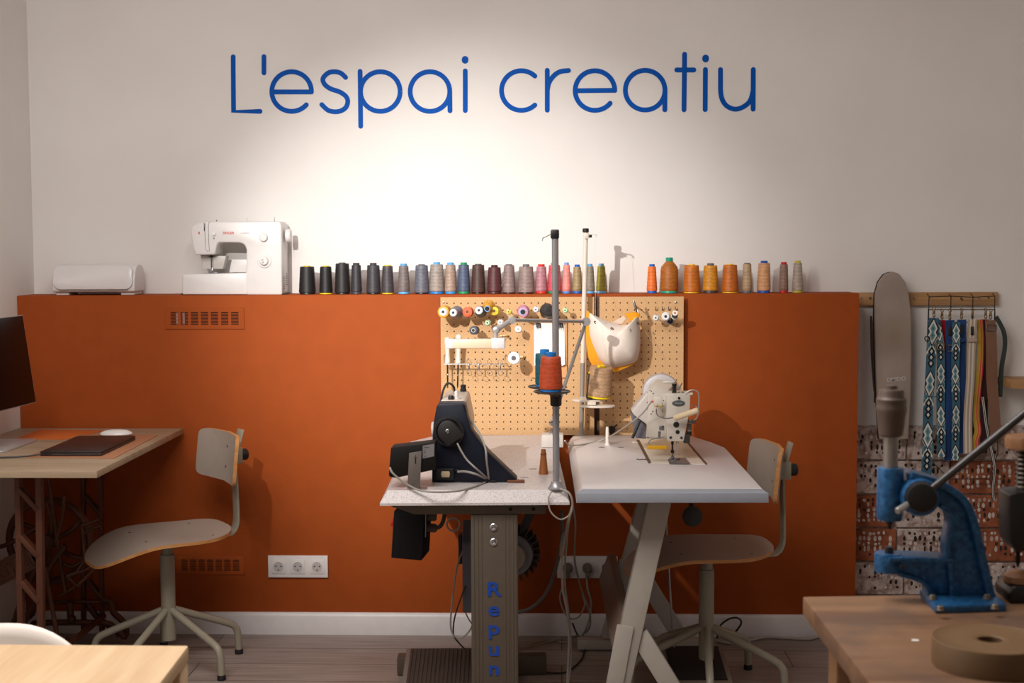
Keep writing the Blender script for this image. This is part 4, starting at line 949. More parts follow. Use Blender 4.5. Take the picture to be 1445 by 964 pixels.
# ------------------------------------------------------------------ thread stand of the navy machine: grey pole, two trays
pb = H(785, 690, TZ); pb.z = TZ
ST = thing('thread_stand', 'tall grey pole thread stand with two black trays on the navy machine table', 'thread stand', pb)
tp = W(783.3, 332, pb.y)
top = Vector((tp.x-pb.x, 0, tp.z-TZ))
B().tube([(0, 0, 0), top], .0095, 14).build('pole', pm('grey metal pole', (156, 154, 156), .3, metal=.35), ST)
B().lathe([(.024, 0), (.024, .004), (.018, .01), (.014, .022), (.0, .024)], (0, 0, 0), (0, 0, 1), 22).build('base_socket', pm('grey metal pole', (156, 154, 156), .3, metal=.35), ST)
q = W(783, 332, pb.y)-pb
B().box((q.x, q.y, q.z+.003), (.024, .024, .026), bev=.004).build('top_clamp', BLACK, ST)
b = B().strip([(q.x-.008, q.y, q.z+.004), (q.x-.033, q.y-.004, q.z-.008)], .012, .002, (0, 1, 0)).strip([(q.x-.033, q.y-.004, q.z-.006), (q.x-.035, q.y-.004, q.z-.016)], .012, .002, (0, 1, 0)); b.build('thread_eye', STEEL, ST)
cz = W(784.5, 563, pb.y)-pb
B().lathe([(.0135, -.02), (.016, -.016), (.0165, .018), (.013, .022)], (cz.x, 0, cz.z), (0, 0, 1), 20).build('collar', BLACK, ST)
t1 = W(770, 546, pb.y+.045)-pb; t2 = W(779, 553, pb.y-.075)-pb
TRAY = pm('dark tray', (58, 54, 54), .4)
def tray(x0, u_l, u_r, v, dy):
    l, r = W(u_l, v, pb.y+dy)-pb, W(u_r, v, pb.y+dy)-pb; c = (l+r)/2; R = (r-l).length/2
    B().lathe([(0, -.003), (R*.9, -.003), (R, 0), (R, .003), (R*.94, .0036), (R*.9, .001), (0, .001)], c, (0, 0, 1), 30).build('tray', TRAY, ST)
    B().strip([(cz.x, 0, cz.z+.005), (c.x*.5, c.y*.5, c.z-.012), (c.x, c.y, c.z-.004)], .02, .004, (1, 0, 0)).build('tray_arm', pm('copper brown arm', (92, 62, 46), .4), ST)
    return c, R
cA, rA = tray(0, 745, 795, 546, .085); cB, rB = tray(0, 753, 805, 553, -.05)
def traycone(u, vb, vt, wpx, wt, Y, z0, col, label, capc, name='thread_cone', king=False, cr=.5, baseH=.006, capH=.012, lean=0):
    s = sc(Y); l = W(u, vb, Y); h = W(u, vt, Y).z-z0
    o = cone(name, label, 'cones standing on the stands beside the machines', (l.x, Y, z0), h, wpx/2/s, wt/2/s, col, capc, capc, cap_r=wt/2/s*cr, baseH=baseH, capH=capH); return o
yA, yB = pb.y+cA.y, pb.y+cB.y
traycone(768.5, 545, 493, 26.5, 26, yA, pb.z+cA.z+.0018, (22, 88, 102), 'teal cone with blue cap on the rear tray of the grey stand', (20, 126, 200))
traycone(777.5, 553, 497, 33, 28.5, yB, pb.z+cB.z+.0018, (190, 72, 30), 'rust orange cone with blue cap on the front tray of the grey stand', (20, 120, 196))
# little brown cone core on the table
q = H(767, 669, TZ)
t = thing('cone_core', 'empty brown tapered cone core standing on the speckled table', 'cone core', (q.x, q.y, TZ))
s = sc(q.y); hh = 35.5/s
B().lathe([(7.0/s, 0), (7.0/s, .002), (6.6/s, .004), (3.2/s, hh-.001), (2.6/s, hh), (2.2/s, hh-.004), (2.0/s, hh-.02), (0, hh-.02)], n=22).build('core', pm('brown cardboard', (150, 86, 36), .55), t)
B().lathe([(4.35/s, 0), (4.2/s, .004)], (0, 0, hh*.78), n=22).build('score_band', pm('dark brown band', (120, 62, 24), .55), t)

# ------------------------------------------------------------------ articulated lamp
la, lb = H(764, 632, TZ), H(795, 632, TZ)
LCH = pm('lamp chrome', (176, 172, 170), .28, metal=.45)
LP = thing('work_lamp', 'articulated chrome arm lamp with long white head on the speckled table', 'lamp', ((la.x+lb.x)/2, la.y+.035, TZ+.0006))
lo = LP.location; lw = lb.x-la.x; ztop = W(770, 612.5, lo.y).z-TZ
B().box((0, 0, ztop/2), (lw, .07, ztop), bev=.003).build('clamp_base', pm('warm white block', (206, 198, 190), .5), LP)
def lw_(u, v, Y): p = W(u, v, Y); return Vector((p.x-lo.x, p.y-lo.y, p.z-TZ))
j0 = lw_(779.5, 607, lo.y); j1 = lw_(779, 597, lo.y); e1 = lw_(827, 454, lo.y); e2 = lw_(722, 452, lo.y-.36); e3 = lw_(700, 466, lo.y-.4); hd = lw_(699, 478, lo.y-.4)
b = B().lathe([(.012, 0), (.012, .004), (.007, .008), (.006, .02)], (j0.x, j0.y, ztop), (0, 0, 1), 16).lathe([(0, -.011), (.008, -.008), (.011, 0), (.008, .008), (0, .011)], j1, (.3, -1, 0), 16); b.build('base_joint', CHROME, LP)
B().tube([j1, e1], .0062, 12).build('lower_arm', LCH, LP)
b = B().lathe([(.0, -.014), (.011, -.012), (.013, 0), (.011, .012), (0, .014)], e1, (.2, -1, 0), 18).lathe([(.015, -.004), (.015, .004)], e1+Vector((0, -.014, 0)), (.2, -1, 0), 16); b.build('elbow_joint', LCH, LP)
B().tube([e1, e2], .0058, 12).build('upper_arm', LCH, LP)
b = B().lathe([(.0, -.014), (.011, -.012), (.0125, 0), (.011, .012), (0, .014)], e2, (.2, -1, 0), 18).tube([e2, e3], [.007, .009], 10); b.build('wrist_joint', LCH, LP)
b = B().lathe([(0, -.012), (.009, -.008), (.0125, 0), (.009, .008), (0, .012)], e3, (0, -1, 0), 18).tube([e3, hd], .0075, 10); b.build('head_joint', LCH, LP)
hl, hr, ht, hb = lw_(630, 485, lo.y-.4), lw_(712.5, 486, lo.y-.4), lw_(670, 478.5, lo.y-.4), lw_(670, 491.5, lo.y-.4)
zc, hh = (ht.z+hb.z)/2, ht.z-hb.z
hd_ = B().box(((hl.x+hr.x)/2, hl.y, zc), (hr.x-hl.x, .045, hh), bev=.004).build('lamp_head', pm('ivory lamp head', (206, 186, 158), .4, var=.01), LP)
x1 = lw_(694, 486, lo.y-.4).x; B().box(((x1+hr.x)/2, hl.y, zc+.001), (hr.x-x1+.001, .047, hh+.004), bev=.003).build('head_clamp', pm('white lamp clamp', (204, 198, 196), .4), hd_)
x1 = lw_(641, 486, lo.y-.4).x; B().box(((x1+hl.x)/2, hl.y, zc), (x1-hl.x+.001, .046, hh+.001), bev=.004).build('end_cap', pm('white lamp clamp', (204, 198, 196), .4), hd_)

# ------------------------------------------------------------------ white thread stand of the white machine
wb_ = Vector((W(820, 608, -.075).x, -.075, TZ))
WS = thing('thread_stand', 'white pole thread stand with white trays on the white machine table, by the pegboard', 'thread stand', wb_)
WP = pm('white painted pole', (216, 204, 190), .4); 
wt_ = W(826.5, 328, -.075)-wb_
WG = pm('grey zinc tube', (150, 142, 134), .4, metal=.2)
k = .36
B().tube([(0, 0, 0), wt_*k], .0085, 12).build('lower_pole', WG, WS)
B().tube([wt_*k, wt_], .0085, 12).build('upper_pole', WP, WS)
B().lathe([(.02, 0), (.02, .003), (.012, .006), (.0, .006)], (0, 0, 0), n=18).build('base_flange', WG, WS)
B().lathe([(.011, 0), (.0115, .002), (.0115, .012), (.009, .0145), (0, .0145)], wt_, (0, 0, 1), 16).build('top_knob', BLACK, WS)
q = W(828, 333, -.075)-wb_
b = B().box((q.x, q.y-.006, q.z), (.016, .022, .02), bev=.002).strip([(q.x+.006, q.y-.014, q.z+.006), (q.x+.03, q.y-.03, q.z+.004), (q.x+.034, q.y-.03, q.z-.004)], .012, .0025, (0, 1, 0)); b.build('thread_guide', pm('cream guide', (206, 196, 182), .4), WS)
B().box((q.x+.012, q.y-.014, q.z+.0), (.012, .012, .012), bev=.002).build('guide_screw', DARKSTEEL, WS)
ty = -.16
l, r = W(807, 563, ty)-wb_, W(854, 566, ty)-wb_
B().slab([((l+r)/2).to_2d()+Vector((math.cos(a)*(r-l).length/2, math.sin(a)*.045)) for a in (2*PI*i/24 for i in range(24))], (l.z+r.z)/2-.003, (l.z+r.z)/2+.003, bev=.001).build('upper_tray', WP, WS)
l2, r2 = W(818, 573, ty-.05)-wb_, W(868, 573, ty-.05)-wb_
B().slab([((l2+r2)/2).to_2d()+Vector((math.cos(a)*(r2-l2).length/2, math.sin(a)*.035)) for a in (2*PI*i/24 for i in range(24))], l2.z-.004, l2.z+.003, bev=.0015).build('lower_tray', WP, WS)
zc = (l.z+l2.z)/2
B().box((.012, -.02, zc), (.034, .04, .018), bev=.003).box((.035, -.09, zc-.0), (.03, .13, .01), bev=.002).build('tray_bracket', WP, WS)
p0, p1 = W(828, 562, ty-.02)-wb_, W(831.5, 527, ty-.02)-wb_
b = B().tube([p0, p1], .003, 8).tube([p0, p0+Vector((.022, 0, -.002))], .004, 8); b.build('spool_pin', BLACK, WS)
B().lathe([(.003, 0), (.0036, .004), (.002, .006), (0, .006)], p1, (0, 0, 1), 8).build('pin_tip', pm('yellow tip', (230, 196, 20), .4), WS)
zt = wb_.z+(l.z+r.z)/2+.004
o = traycone(845, 567, 517.5, 36.5, 32.5, ty, zt, (178, 142, 108), 'large beige cone with yellow cap leaning on the white stand', (236, 206, 12), baseH=.007, capH=.006, cr=.38)
o.rotation_euler = (.1, .085, 0); o.location.z += .0065
b = B().tube([W(840, 333, -.105), W(840, 372, -.12), W(840.3, 440, -.21), W(845, 516, -.21)], .0004, 5); tag(b.build('thread_line', pm('fine thread', (220, 214, 206), .7)), 'fine thread running down from the guide of the white stand', 'thread')

# ------------------------------------------------------------------ white industrial machine (seen from its needle end)
FY = -.69
w0 = H(950, 652, TZ); w0.z = TZ
WM = thing('industrial_sewing_machine', 'white industrial sewing machine with oval badge, its needle end towards the room', 'sewing machine', w0)
OFF = pm('off white enamel', (214, 206, 194), .35, var=.015); OFF2 = pm('cream enamel', (222, 208, 184), .4, var=.015)
def m8(x, y, Y=FY): p = W(880+x/6.4286, 520+y/6.4286, Y); return Vector((p.x-w0.x, p.y-w0.y, p.z-TZ))
def m8h(x, y, z=0): p = H(880+x/6.4286, 520+y/6.4286, TZ+z); return Vector((p.x-w0.x, p.y-w0.y, z))
def m2(x, y, Y=FY): q = m8(x, y, Y); return (q.x, q.z)
y0 = FY-w0.y
bed = [m8h(*q) for q in [(245, 862), (740, 875), (560, 640), (130, 640)]]
B().slab([(p.x, p.y) for p in bed], .0002, .003).build('bed', OFF2, WM)
gap = B()
for a, c in (((130, 655), (238, 862)), ((560, 655), (745, 872))):
    A, Z = m8h(*a), m8h(*c); gap.strip([A+Vector((0, 0, .0015)), Z+Vector((0, 0, .0015))], .009, .004, (1, 0, 0))
gap.build('bed_gap', pm('brown bed gap', (96, 70, 44), .6), WM)
fa = [m2(*q) for q in [(390, 240), (398, 232), (603, 232), (606, 250), (600, 375), (546, 655), (540, 662), (405, 662), (398, 655), (385, 500)]]
B().poly(fa, y0, y0+.1, bev=.003).build('face_plate', OFF, WM)
for x, y, r in ((503, 270, 12), (477, 510, 27), (489, 577, 19), (427, 628, 12), (525, 630, 12)):
    q = m8(x, y); R = r/6.4286/sc(FY); B().lathe([(R, 0), (R, .0015), (R*.8, .0025), (0, .0025)], (q.x, y0, q.z), (0, -1, 0), 18).build('black_plug' if r > 15 else 'screw', BLACK, WM)
q = m8(498, 316); b = B().lathe([(.0105, 0), (.0105, .0012), (.0095, .002), (0, .002)], (q.x, y0, q.z), (0, -1, 0), 28)
for v in b.bm.verts: v.co.x = q.x+(v.co.x-q.x)*1.95; v.co.z = q.z+(v.co.z-q.z)*.92
bad = b.build('oval_badge', pm('dark grey badge', (84, 88, 90), .35), WM)
b = B()
for k in range(7): b.box((q.x-.0105+k*.0035, y0-.0022, q.z+.0002), (.0022, .0006, .0042))
b.build('badge_print', pm('pale badge relief', (150, 152, 152), .4), bad)
# arm and column behind, tapering back to the handwheel
ya = -.3-w0.y
sidep = [m2(*q) for q in [(205, 640), (222, 480), (225, 225), (262, 235), (400, 236), (404, 655), (380, 655)]]
back = [m2(*q, -.42) for q in [(215, 640), (225, 480), (232, 150), (300, 95), (480, 110), (520, 300), (470, 640)]]
b = B(); b4 = b._mark()
A = [b.bm.verts.new((x, y0+.035, z)) for x, z in sidep]; Zv = [b.bm.verts.new((x, -.42-w0.y, z)) for x, z in back]
for i in range(7): b.bm.faces.new((A[i], A[(i+1) % 7], Zv[(i+1) % 7], Zv[i]))
b.bm.faces.new(list(reversed(A))); b.bm.faces.new(Zv); b._finish(b4, 0, .004); b.build('arm', OFF, WM)
q = m8(345, 225, -.38); R = 172/6.4286/sc(-.38)
B().lathe([(0, -.004), (R*.8, -.004), (R*.97, 0), (R, .01), (R, .05), (R*.9, .06), (0, .06)], (q.x, -.38-w0.y, q.z), (0, 1, 0), 40).build('handwheel_cover', pm('grey white cover', (196, 190, 190), .35, var=.01), WM)
# angled hood at the back left and its grey underside
pts = [m2(*q, -.45) for q in [(72, 392), (215, 222), (232, 235), (226, 520), (95, 425)]]
B().poly(pts, -.45-w0.y, -.36-w0.y, bev=.003).build('hood', pm('pale grey hood', (196, 188, 182), .4, var=.01), WM)
pts = [m2(*q, -.43) for q in [(66, 395), (100, 430), (214, 525), (205, 640), (110, 632)]]
B().poly([(x, max(.001, z)) for x, z in pts], -.43-w0.y, -.37-w0.y, bev=.002).build('hood_underside', pm('slate underside', (104, 102, 110), .5), WM)
B().tube([m8(150, 470, -.46), m8(80, 632, -.46)], .005, 8).build('prop_rod', BLACK, WM)
# front details
q = m8(312, 300, FY-.005); B().box((q.x, y0-.004, q.z), (.026, .02, .03), bev=.003).build('lamp_socket', OFF2, WM)
q = m8(310, 338); B().box((q.x, y0-.006, q.z), (.023, .021, .004), bev=.001).build('yellow_band', pm('yellow plastic', (214, 168, 30), .4), WM)
q = m8(262, 296); B().lathe([(.003, 0), (.0035, .006), (.002, .01), (0, .01)], (q.x+.002, y0-.008, q.z), (-1, 0, -.3), 10).build('red_plug', pm('red plug', (200, 50, 30), .4), WM)
gy = FY-.03
B().tube([m8(306, 330, FY-.015), m8(300, 350, gy), m8(298, 400, gy), m8(315, 432, gy), m8(360, 452, gy), m8(420, 452, gy), m8(450, 446, gy)], .0021, 8, smooth=5).build('gooseneck', CHROME, WM)
a, c = m8(462, 452, gy), m8(680, 378, gy-.02); d = (c-a)
R = 28/6.4286/sc(gy)
B().lathe([(R*.8, 0), (R, .003), (R, d.length*.9), (R*.93, d.length*.97), (R*.7, d.length), (0, d.length)], a, d, 20).build('lamp_tube', pm('cream lamp tube', (228, 206, 170), .4, var=.01), WM)
q = m8(345, 540); B().box((q.x, y0-.002, q.z), (.016, .006, .016), bev=.002).lathe([(.004, 0), (.004, .004), (0, .005)], (q.x+.001, y0-.005, q.z), (0, -1, 0), 12).build('tension_bracket', STEEL, WM)
q = m8(325, 600); B().strip([(q.x, y0-.006, q.z+.011), (q.x-.001, y0-.01, q.z-.008)], .009, .0015, (1, 0, 0)).build('check_spring', CHROME, WM)
b = B()
for x, y in ((362, 292), (357, 340), (355, 375), (355, 390), (358, 440), (226, 640), (220, 320), (218, 380), (245, 210), (258, 218), (275, 238), (255, 425), (270, 400)):
    q = m8(x, y); b.lathe([(.0018, 0), (.0018, .001), (0, .001)], (q.x, y0+.034 if x < 300 else y0-.0, q.z), (0, -1, 0), 8)
b.build('screw_holes', BLACK, WM)
B().tube([m8(232, 690, FY-.02), m8(236, 655, FY-.02), m8(300, 635, FY-.02), m8(370, 622, FY-.02)], .0012, 6, smooth=4).build('finger_guard_wire', STEEL, WM)
q = m8(302, 722, FY-.03); B().box((q.x, q.y, q.z+.002), (.062, .01, .012), bev=.002).build('finger_guard', pm('amber plastic', (222, 166, 22), .25), WM)
# needle bar, presser bar, foot, plate
q = m8(447, 664); zb = m8(447, 815).z
b = B().tube([(q.x, y0+.02, q.z), (q.x, y0+.02, q.z-.012)], .0045, 10).tube([(q.x, y0+.02, q.z-.01), (q.x, y0+.02, q.z-.03)], .0028, 10).box((q.x, y0+.018, q.z-.034), (.011, .012, .01), bev=.002).tube([(q.x+.001, y0+.02, q.z-.03), (q.x+.001, y0+.02, .006)], .0012, 8); b.build('needle_bar', DARKSTEEL, WM)
q2 = m8(492, 664)
b = B().tube([(q2.x-.003, y0+.022, q2.z), (q2.x-.004, y0+.022, q2.z-.045)], .0011, 8).tube([(q2.x+.003, y0+.022, q2.z), (q2.x+.0035, y0+.022, q2.z-.045)], .0011, 8).lathe([(.0045, 0), (.0045, .008)], (q2.x, y0+.022, q2.z-.008), n=12); b.build('thread_wire', CHROME, WM)
b = B().box((q.x, y0+.016, .012), (.011, .012, .01), bev=.002).box((q.x+.003, y0+.0, .0055), (.016, .032, .0026), bev=.001).box((q2.x, y0+.015, .008), (.016, .012, .004), bev=.001); b.build('presser_foot', STEEL, WM)
pl = [m8h(*q) for q in [(400, 838), (415, 872), (606, 874), (560, 822), (425, 820)]]
B().slab([(p.x, p.y) for p in pl], .0025, .0042).build('needle_plate', pm('grey needle plate', (122, 118, 120), .4, metal=.4), WM)
# top and right side details
q = m8(466, 222); B().lathe([(.008, 0), (.008, .003), (.006, .005), (.006, .02), (.0075, .023), (.0075, .028), (0, .029)], (q.x, y0+.03, q.z-.002), (0, 0, 1), 16).build('pressure_screw', BLACK, WM)
b = B()
for x in (510, 545): qq = m8(x, 232); b.lathe([(.004, 0), (.004, .002), (0, .003)], (qq.x, y0+.04, qq.z), (0, 0, 1), 10)
b.build('top_screw', BLACK, WM)
q = m8(410, 124, -.6); B().lathe([(0, -.022), (.0035, -.016), (.005, 0), (.0035, .016), (0, .022)], q, (1, 0, 0), 12).build('spool_guide', OFF, WM)
b = B().tube([m8(500, 190, -.62), m8(530, 130, -.62)], .002, 7).ring(m8(505, 180, -.62), (.3, -1, 0), .006, .0012, 12, 5); b.build('thread_guide_pins', CHROME, WM)
B().tube([m8(560, 232), m8(585, 210), m8(625, 196), m8(668, 210), m8(682, 250), m8(680, 360), m8(668, 440), m8(640, 470)], .0024, 8, smooth=5).build('take_up_guard', pm('grey wire guard', (176, 170, 164), .35, metal=.5), WM)
q = m8(612, 232); B().lathe([(.004, -.005), (.005, 0), (.004, .005)], q, (1, 0, 0), 10).build('guard_stud', OFF, WM)
B().tube([m8(610, 335), m8(640, 335), m8(665, 360), m8(668, 400)], .0018, 7, smooth=4).build('guide_wire', CHROME, WM)
q = m8(620, 490); b = B().box((q.x, y0+.02, q.z), (.02, .02, .014), bev=.002).lathe([(.005, -.006), (.007, 0), (.005, .006)], (q.x+.006, y0+.008, q.z+.004), (0, -1, 0), 12).box((q.x-.006, y0+.02, q.z-.018), (.014, .014, .02), bev=.003); b.build('reverse_lever', pm('dull steel parts', (120, 112, 106), .35, metal=.7), WM)
q = m8(600, 596); B().box((q.x, y0+.02, q.z), (.015, .02, .014), bev=.002).build('lever_pad', BLACK, WM)
q = m8(598, 560); B().lathe([(.006, 0), (.007, .006), (.004, .018), (0, .018)], (q.x, y0+.02, q.z-.008), (0, 0, 1), 12).build('lever_knob', OFF, WM)
q = m8(570, 620, FY+.02); B().box((q.x, q.y, q.z-.004), (.02, .03, .03), bev=.003).build('bar_lifter', pm('dark casting', (52, 46, 40), .5), WM)
# loose items on the white table
q = H(857, 628, TZ); b = B().lathe([(.0095, 0), (.0095, .003), (.0065, .005), (.0055, .055), (.004, .062), (0, .063)], (0, 0, 0), n=16)
tag(b.build('spool_pin', pm('white pin', (232, 222, 212), .4), None, (q.x, q.y, TZ)), 'short white plastic spool pin standing on the white machine table', 'spool pin')
q = H(863, 607, TZ+.015); b = B().lathe([(.0, -.012), (.011, -.01), (.014, 0), (.011, .01), (0, .012)], (0, 0, .017), (.2, -1, .1), 18).tube([(0, 0, 0), (0, 0, .017)], .004, 8).tube([(.006, -.004, .022), (.02, -.006, .036)], .003, 8)
tag(b.build('bobbin_winder', BLACK, None, (q.x, q.y, TZ)), 'black bobbin winder knob at the back of the white machine table', 'bobbin winder')
for u, v, lab in ((849, 631.5, 'nearer the white pole'), (876, 631.5, 'nearer the white machine')):
    q = H(u, v, TZ); t = B().lathe([(.0105, 0), (.0105, .0008), (.008, .0012), (0, .0004)], (0, 0, 0), n=20); t = t.build('grommet', pm('grey grommet', (128, 120, 116), .5), None, (q.x, q.y, TZ)); tag(t, 'flat grey grommet set in the white table top, ' + lab, 'grommet')
q = H(899, 624, TZ); B_ = B().box((0, 0, .0008), (.036, .022, .0016), bev=.0004).box((.004, -.001, .0018), (.018, .01, .0006), m=1)
tag(B_.build('bed_latch', [OFF, pm('grey hole cap', (120, 112, 110), .5)], None, (q.x, q.y, TZ)), 'small white latch plate with grey slot behind the machine bed of the white table', 'latch')
q = H(907, 649, TZ); B_ = B()
for k in range(5): B_.lathe([(.004, 0), (.0045, .002), (0, .0035)], (-.016+k*.008, random.uniform(-.006, .006), 0), n=8)
tag(B_.build('screw_tray', pm('zinc bits', (130, 126, 120), .4, metal=.7), None, (q.x, q.y, TZ)), 'little pile of zinc screws on the white table', 'screws', kind='stuff')
tag(B().tube([W(797, 622, -.5), H(808, 629, TZ+.012), H(850, 621, TZ+.006), W(880, 604, -.66), W(905, 585, -.7), W(919, 567, FY-.035)], .0026, 8, smooth=5).build('lamp_cable', CABLE_WHITE), 'white cable running from the gap between tables up to the red plug', 'cable')
q = H(905, 607, TZ); B().box
b = B().box((0, 0, .003), (.15, .05, .006), bev=.002); tag(b.build('scrap_tray', pm('brown grey tray', (126, 100, 84), .6), None, (q.x-.03, q.y, TZ)), 'flat brown scrap tray at the back of the white table', 'tray')
# ------------------------------------------------------------------ desk on a cast iron treadle base
DZ = .77
d_bl, d_br, d_fr, d_fl = H(29, 604, DZ), H(257, 605, DZ), H(142, 662.5, DZ), H(-60, 662.5, DZ)
DK = thing('treadle_desk', 'pale wood desk top on a coppery cast iron sewing treadle base in the corner', 'desk', (-1.7, -.55, 0))
do = Vector((-1.7, -.55))
OAK = woodmat('pale oak laminate', (146, 124, 100), (172, 150, 124), 'X', 1.0, .45)
yb, yf = -.022, -1.0
xr0, xr1 = d_br.x, d_fr.x
B().slab([(XL+.003-do.x, yb-do.y), (XL+.003-do.x, yf-do.y), (xr1-do.x, yf-do.y), (xr0-do.x, yb-do.y)], DZ-.021, DZ, bev=.0015).build('desktop', OAK, DK)
COP = pm('coppery cast iron', (88, 50, 33), .5, metal=.35, var=.12, nscale=25)
def dl(u, v, Y): p = W(u, v, Y); return Vector((p.x-do.x, Y-do.y, max(.012, p.z)))
def endframe(Y, uprights, rungs, feet, name='end_frame'):
    """two uprights braced by slanted rungs, on splayed feet"""
    b = B()
    for (u0, u1), wd in uprights:
        a, c = dl(u0, 672, Y), dl(u1, 1010, Y); a.z = DZ-.022; c.z = .03
        b.strip([a, c], .026, wd, (0, 1, 0), bev=.002)
    for (u0, v0, u1, v1) in rungs: b.strip([dl(u0, v0, Y), dl(u1, v1, Y)], .03, .016, (0, 1, 0), bev=.002)
    for P in feet: b.tube([dl(u, v, Y) for u, v in P], .012, 8, smooth=4)
    return b.build(name, COP, DK)
Yf, Yr = -.86, -.14
endframe(Yf, [((26, 33), .018), ((56, 60), .02)], [(26, 688, 55, 719), (28, 755, 56, 785), (31, 820, 57, 850)], [])
endframe(Yr, [((119, 121), .014), ((142.5, 147), .014)], [(120, 700, 144, 728), (124, 818, 147, 848)],
         [[(147, 848), (156, 850), (160, 864), (174, 878), (178, 892), (174, 900)], [(124, 852), (140, 874), (160, 886), (170, 897)]])
# fly wheel behind
Yw = -.3
wc = dl(70, 763, Yw); R = 59/sc(Yw)
b = B().ring(wc, (.0, 1, .0), R, .0135, 48, 8)
FW_ = b.build('flywheel', COP, DK)
for k in range(6):
    a = 2*PI*k/6+.35; b = B()
    P = [wc+Vector((math.cos(a+.25*s*s)*R*s, .0, math.sin(a+.25*s*s)*R*s)) for s in (.12, .4, .7, .98)]
    b.tube(P, [.009]*4, 7, smooth=3); b.build('spoke', COP, FW_)
B().lathe([(.024, -.03), (.026, -.02), (.02, 0), (.026, .02), (.024, .03)], wc, (0, 1, 0), 20).build('hub', COP, FW_)
# crossed braces, pitman rod, treadle and its frame
b = B()
for P, r in (([(92, 770), (70, 800), (52, 842), (20, 905)], .011), ([(53, 790), (30, 850), (16, 890)], .012), ([(68, 676), (76, 730), (86, 800), (92, 836)], .007), ([(90, 700), (88, 730), (78, 765)], .007), ([(0, 772), (20, 764), (56, 742)], .008)):
    b.tube([dl(u, v, Yw-.05) for u, v in P], r, 7, smooth=4)
b.build('cross_brace', COP, DK)
b = B().tube([dl(64, 800, Yw-.12), dl(72, 850, Yw-.12), dl(82, 905, Yw-.12)], .008, 7); b.build('pitman_rod', COP, DK)
b = B().tube([dl(u, v, Yr-.05) for u, v in ((36, 893), (46, 882), (60, 879), (142, 879), (160, 884), (176, 900))], .011, 8, smooth=3)
b.tube([dl(u, v, Yr-.03) for u, v in ((48, 851), (100, 849), (142, 849))], .008, 7)
b.tube([dl(u, v, Yr-.03) for u, v in ((48, 851), (46, 866), (34, 876))], .01, 7, smooth=3).tube([dl(98, 850, Yr-.05), dl(100, 872, Yr-.05)], .013, 8)
b.build('base_rail', COP, DK)
q = dl(101, 874, Yr-.06); B().lathe([(.0, -.016), (.012, -.012), (.017, 0), (.012, .012), (0, .016)], q, (1, 0, 0), 14).build('castor', COP, DK)
b = B().tube([dl(u, v, Yr-.25) for u, v in ((116, 742), (140, 733), (142, 741), (119, 752), (116, 742), (120, 790), (108, 808), (94, 814))], .0065, 7)
b.tube([dl(u, v, Yr-.25) for u, v in ((95, 812), (118, 806), (134, 796), (138, 790), (130, 806), (109, 827), (95, 814))], .0065, 7)
b.tube([dl(u, v, Yr-.2) for u, v in ((76, 784), (102, 800), (128, 780))], .007, 7, smooth=3).tube([dl(u, v, Yr-.2) for u, v in ((86, 840), (106, 828))], .008, 7)
b.build('belt_shifter', COP, DK)
# name board slanting across the far end
a, c = dl(-40, 829, Yw-.2), dl(52, 783, Yw-.2); d = (c-a); an = math.atan2(d.z, d.x)
nb = B().box((0, 0, 0), (d.length, .012, .078), bev=.003)
nb.box((0, -.007, .034), (d.length, .006, .008), bev=.001).box((0, -.007, -.034), (d.length, .006, .008), bev=.001)
o = nb.build('name_board', COP, DK, (a+c)/2); o.rotation_euler = (0, -an, 0)
textobj('cast_letters', 'WERTHEIM', .058, COP, o, (.012, -.0062, -.02), ext=.003, bold=.0008, sx=.9)
b = B().slab([(-.27, -.2), (.03, -.2), (.03, .12), (-.27, .12)], .09, .1, bev=.003)
for k in range(6): b.box((-.245+k*.05, -.04, .103), (.014, .3, .008), bev=.001)
b.build('treadle_plate', COP, DK)
B().tube([(-.3, -.28, .08), (.17, -.28, .08)], .01, 8).tube([(-.26, Yr-do.y, .08), (-.26, Yf-do.y, .08)], .011, 8).tube([(.04, Yr-do.y, .1), (.04, Yf-do.y, .1)], .011, 8).build('base_rail', COP, DK)

# things on the desk
def flat(name, label, cat, P, z0, z1, mat, bev=.0006, mats=None):
    Q = [H(u, v, z1) for u, v in P]; c = sum((q for q in Q), Vector())/len(Q); c.z = z0
    o = B().slab([(q.x-c.x, q.y-c.y) for q in Q], 0, z1-z0, bev=bev).build(name, mat, None, c); return tag(o, label, cat)
LEATHER = pm('orange felt', (188, 92, 26), .8, var=.06); TAN = pm('tan mat', (170, 116, 82), .7)
flat('desk_mat', 'orange felt mat at the back of the desk', 'mat', [(21, 619.3), (90, 620), (150, 607.5), (56, 606)], DZ, DZ+.002, LEATHER)
flat('desk_mat', 'tan mat lying under the closed laptop', 'mat', [(36, 645), (161, 646.5), (223, 613.8), (112, 613.5)], DZ, DZ+.0022, TAN)
q = [H(u, v, DZ+.017) for u, v in ((56, 637.5), (143, 637.5), (191.5, 615), (110, 615))]; c = sum(q, Vector())/4
LT = thing('laptop', 'closed dark grey laptop on the tan mat', 'laptop', (c.x, c.y, DZ+.0023))
pts = [(v.x-c.x, v.y-c.y) for v in q]
ALU = pm('space grey aluminium', (70, 62, 62), .4, metal=.5)
B().slab(pts, .001, .0095, bev=.003).build('laptop_base', ALU, LT)
B().slab(pts, .0098, .0152, bev=.0025).build('laptop_lid', pm('dark laptop lid', (50, 40, 38), .4, metal=.4), LT)
fr = Vector(pts[0]).lerp(Vector(pts[1]), .04), Vector(pts[0]).lerp(Vector(pts[1]), .2)
b = B()
for k in (.05, .1, .15): v = Vector(pts[0]).lerp(Vector(pts[1]), k); b.box((v.x, v.y-.0002, .006), (.014, .002, .0035))
b.build('port', BLACK, LT)
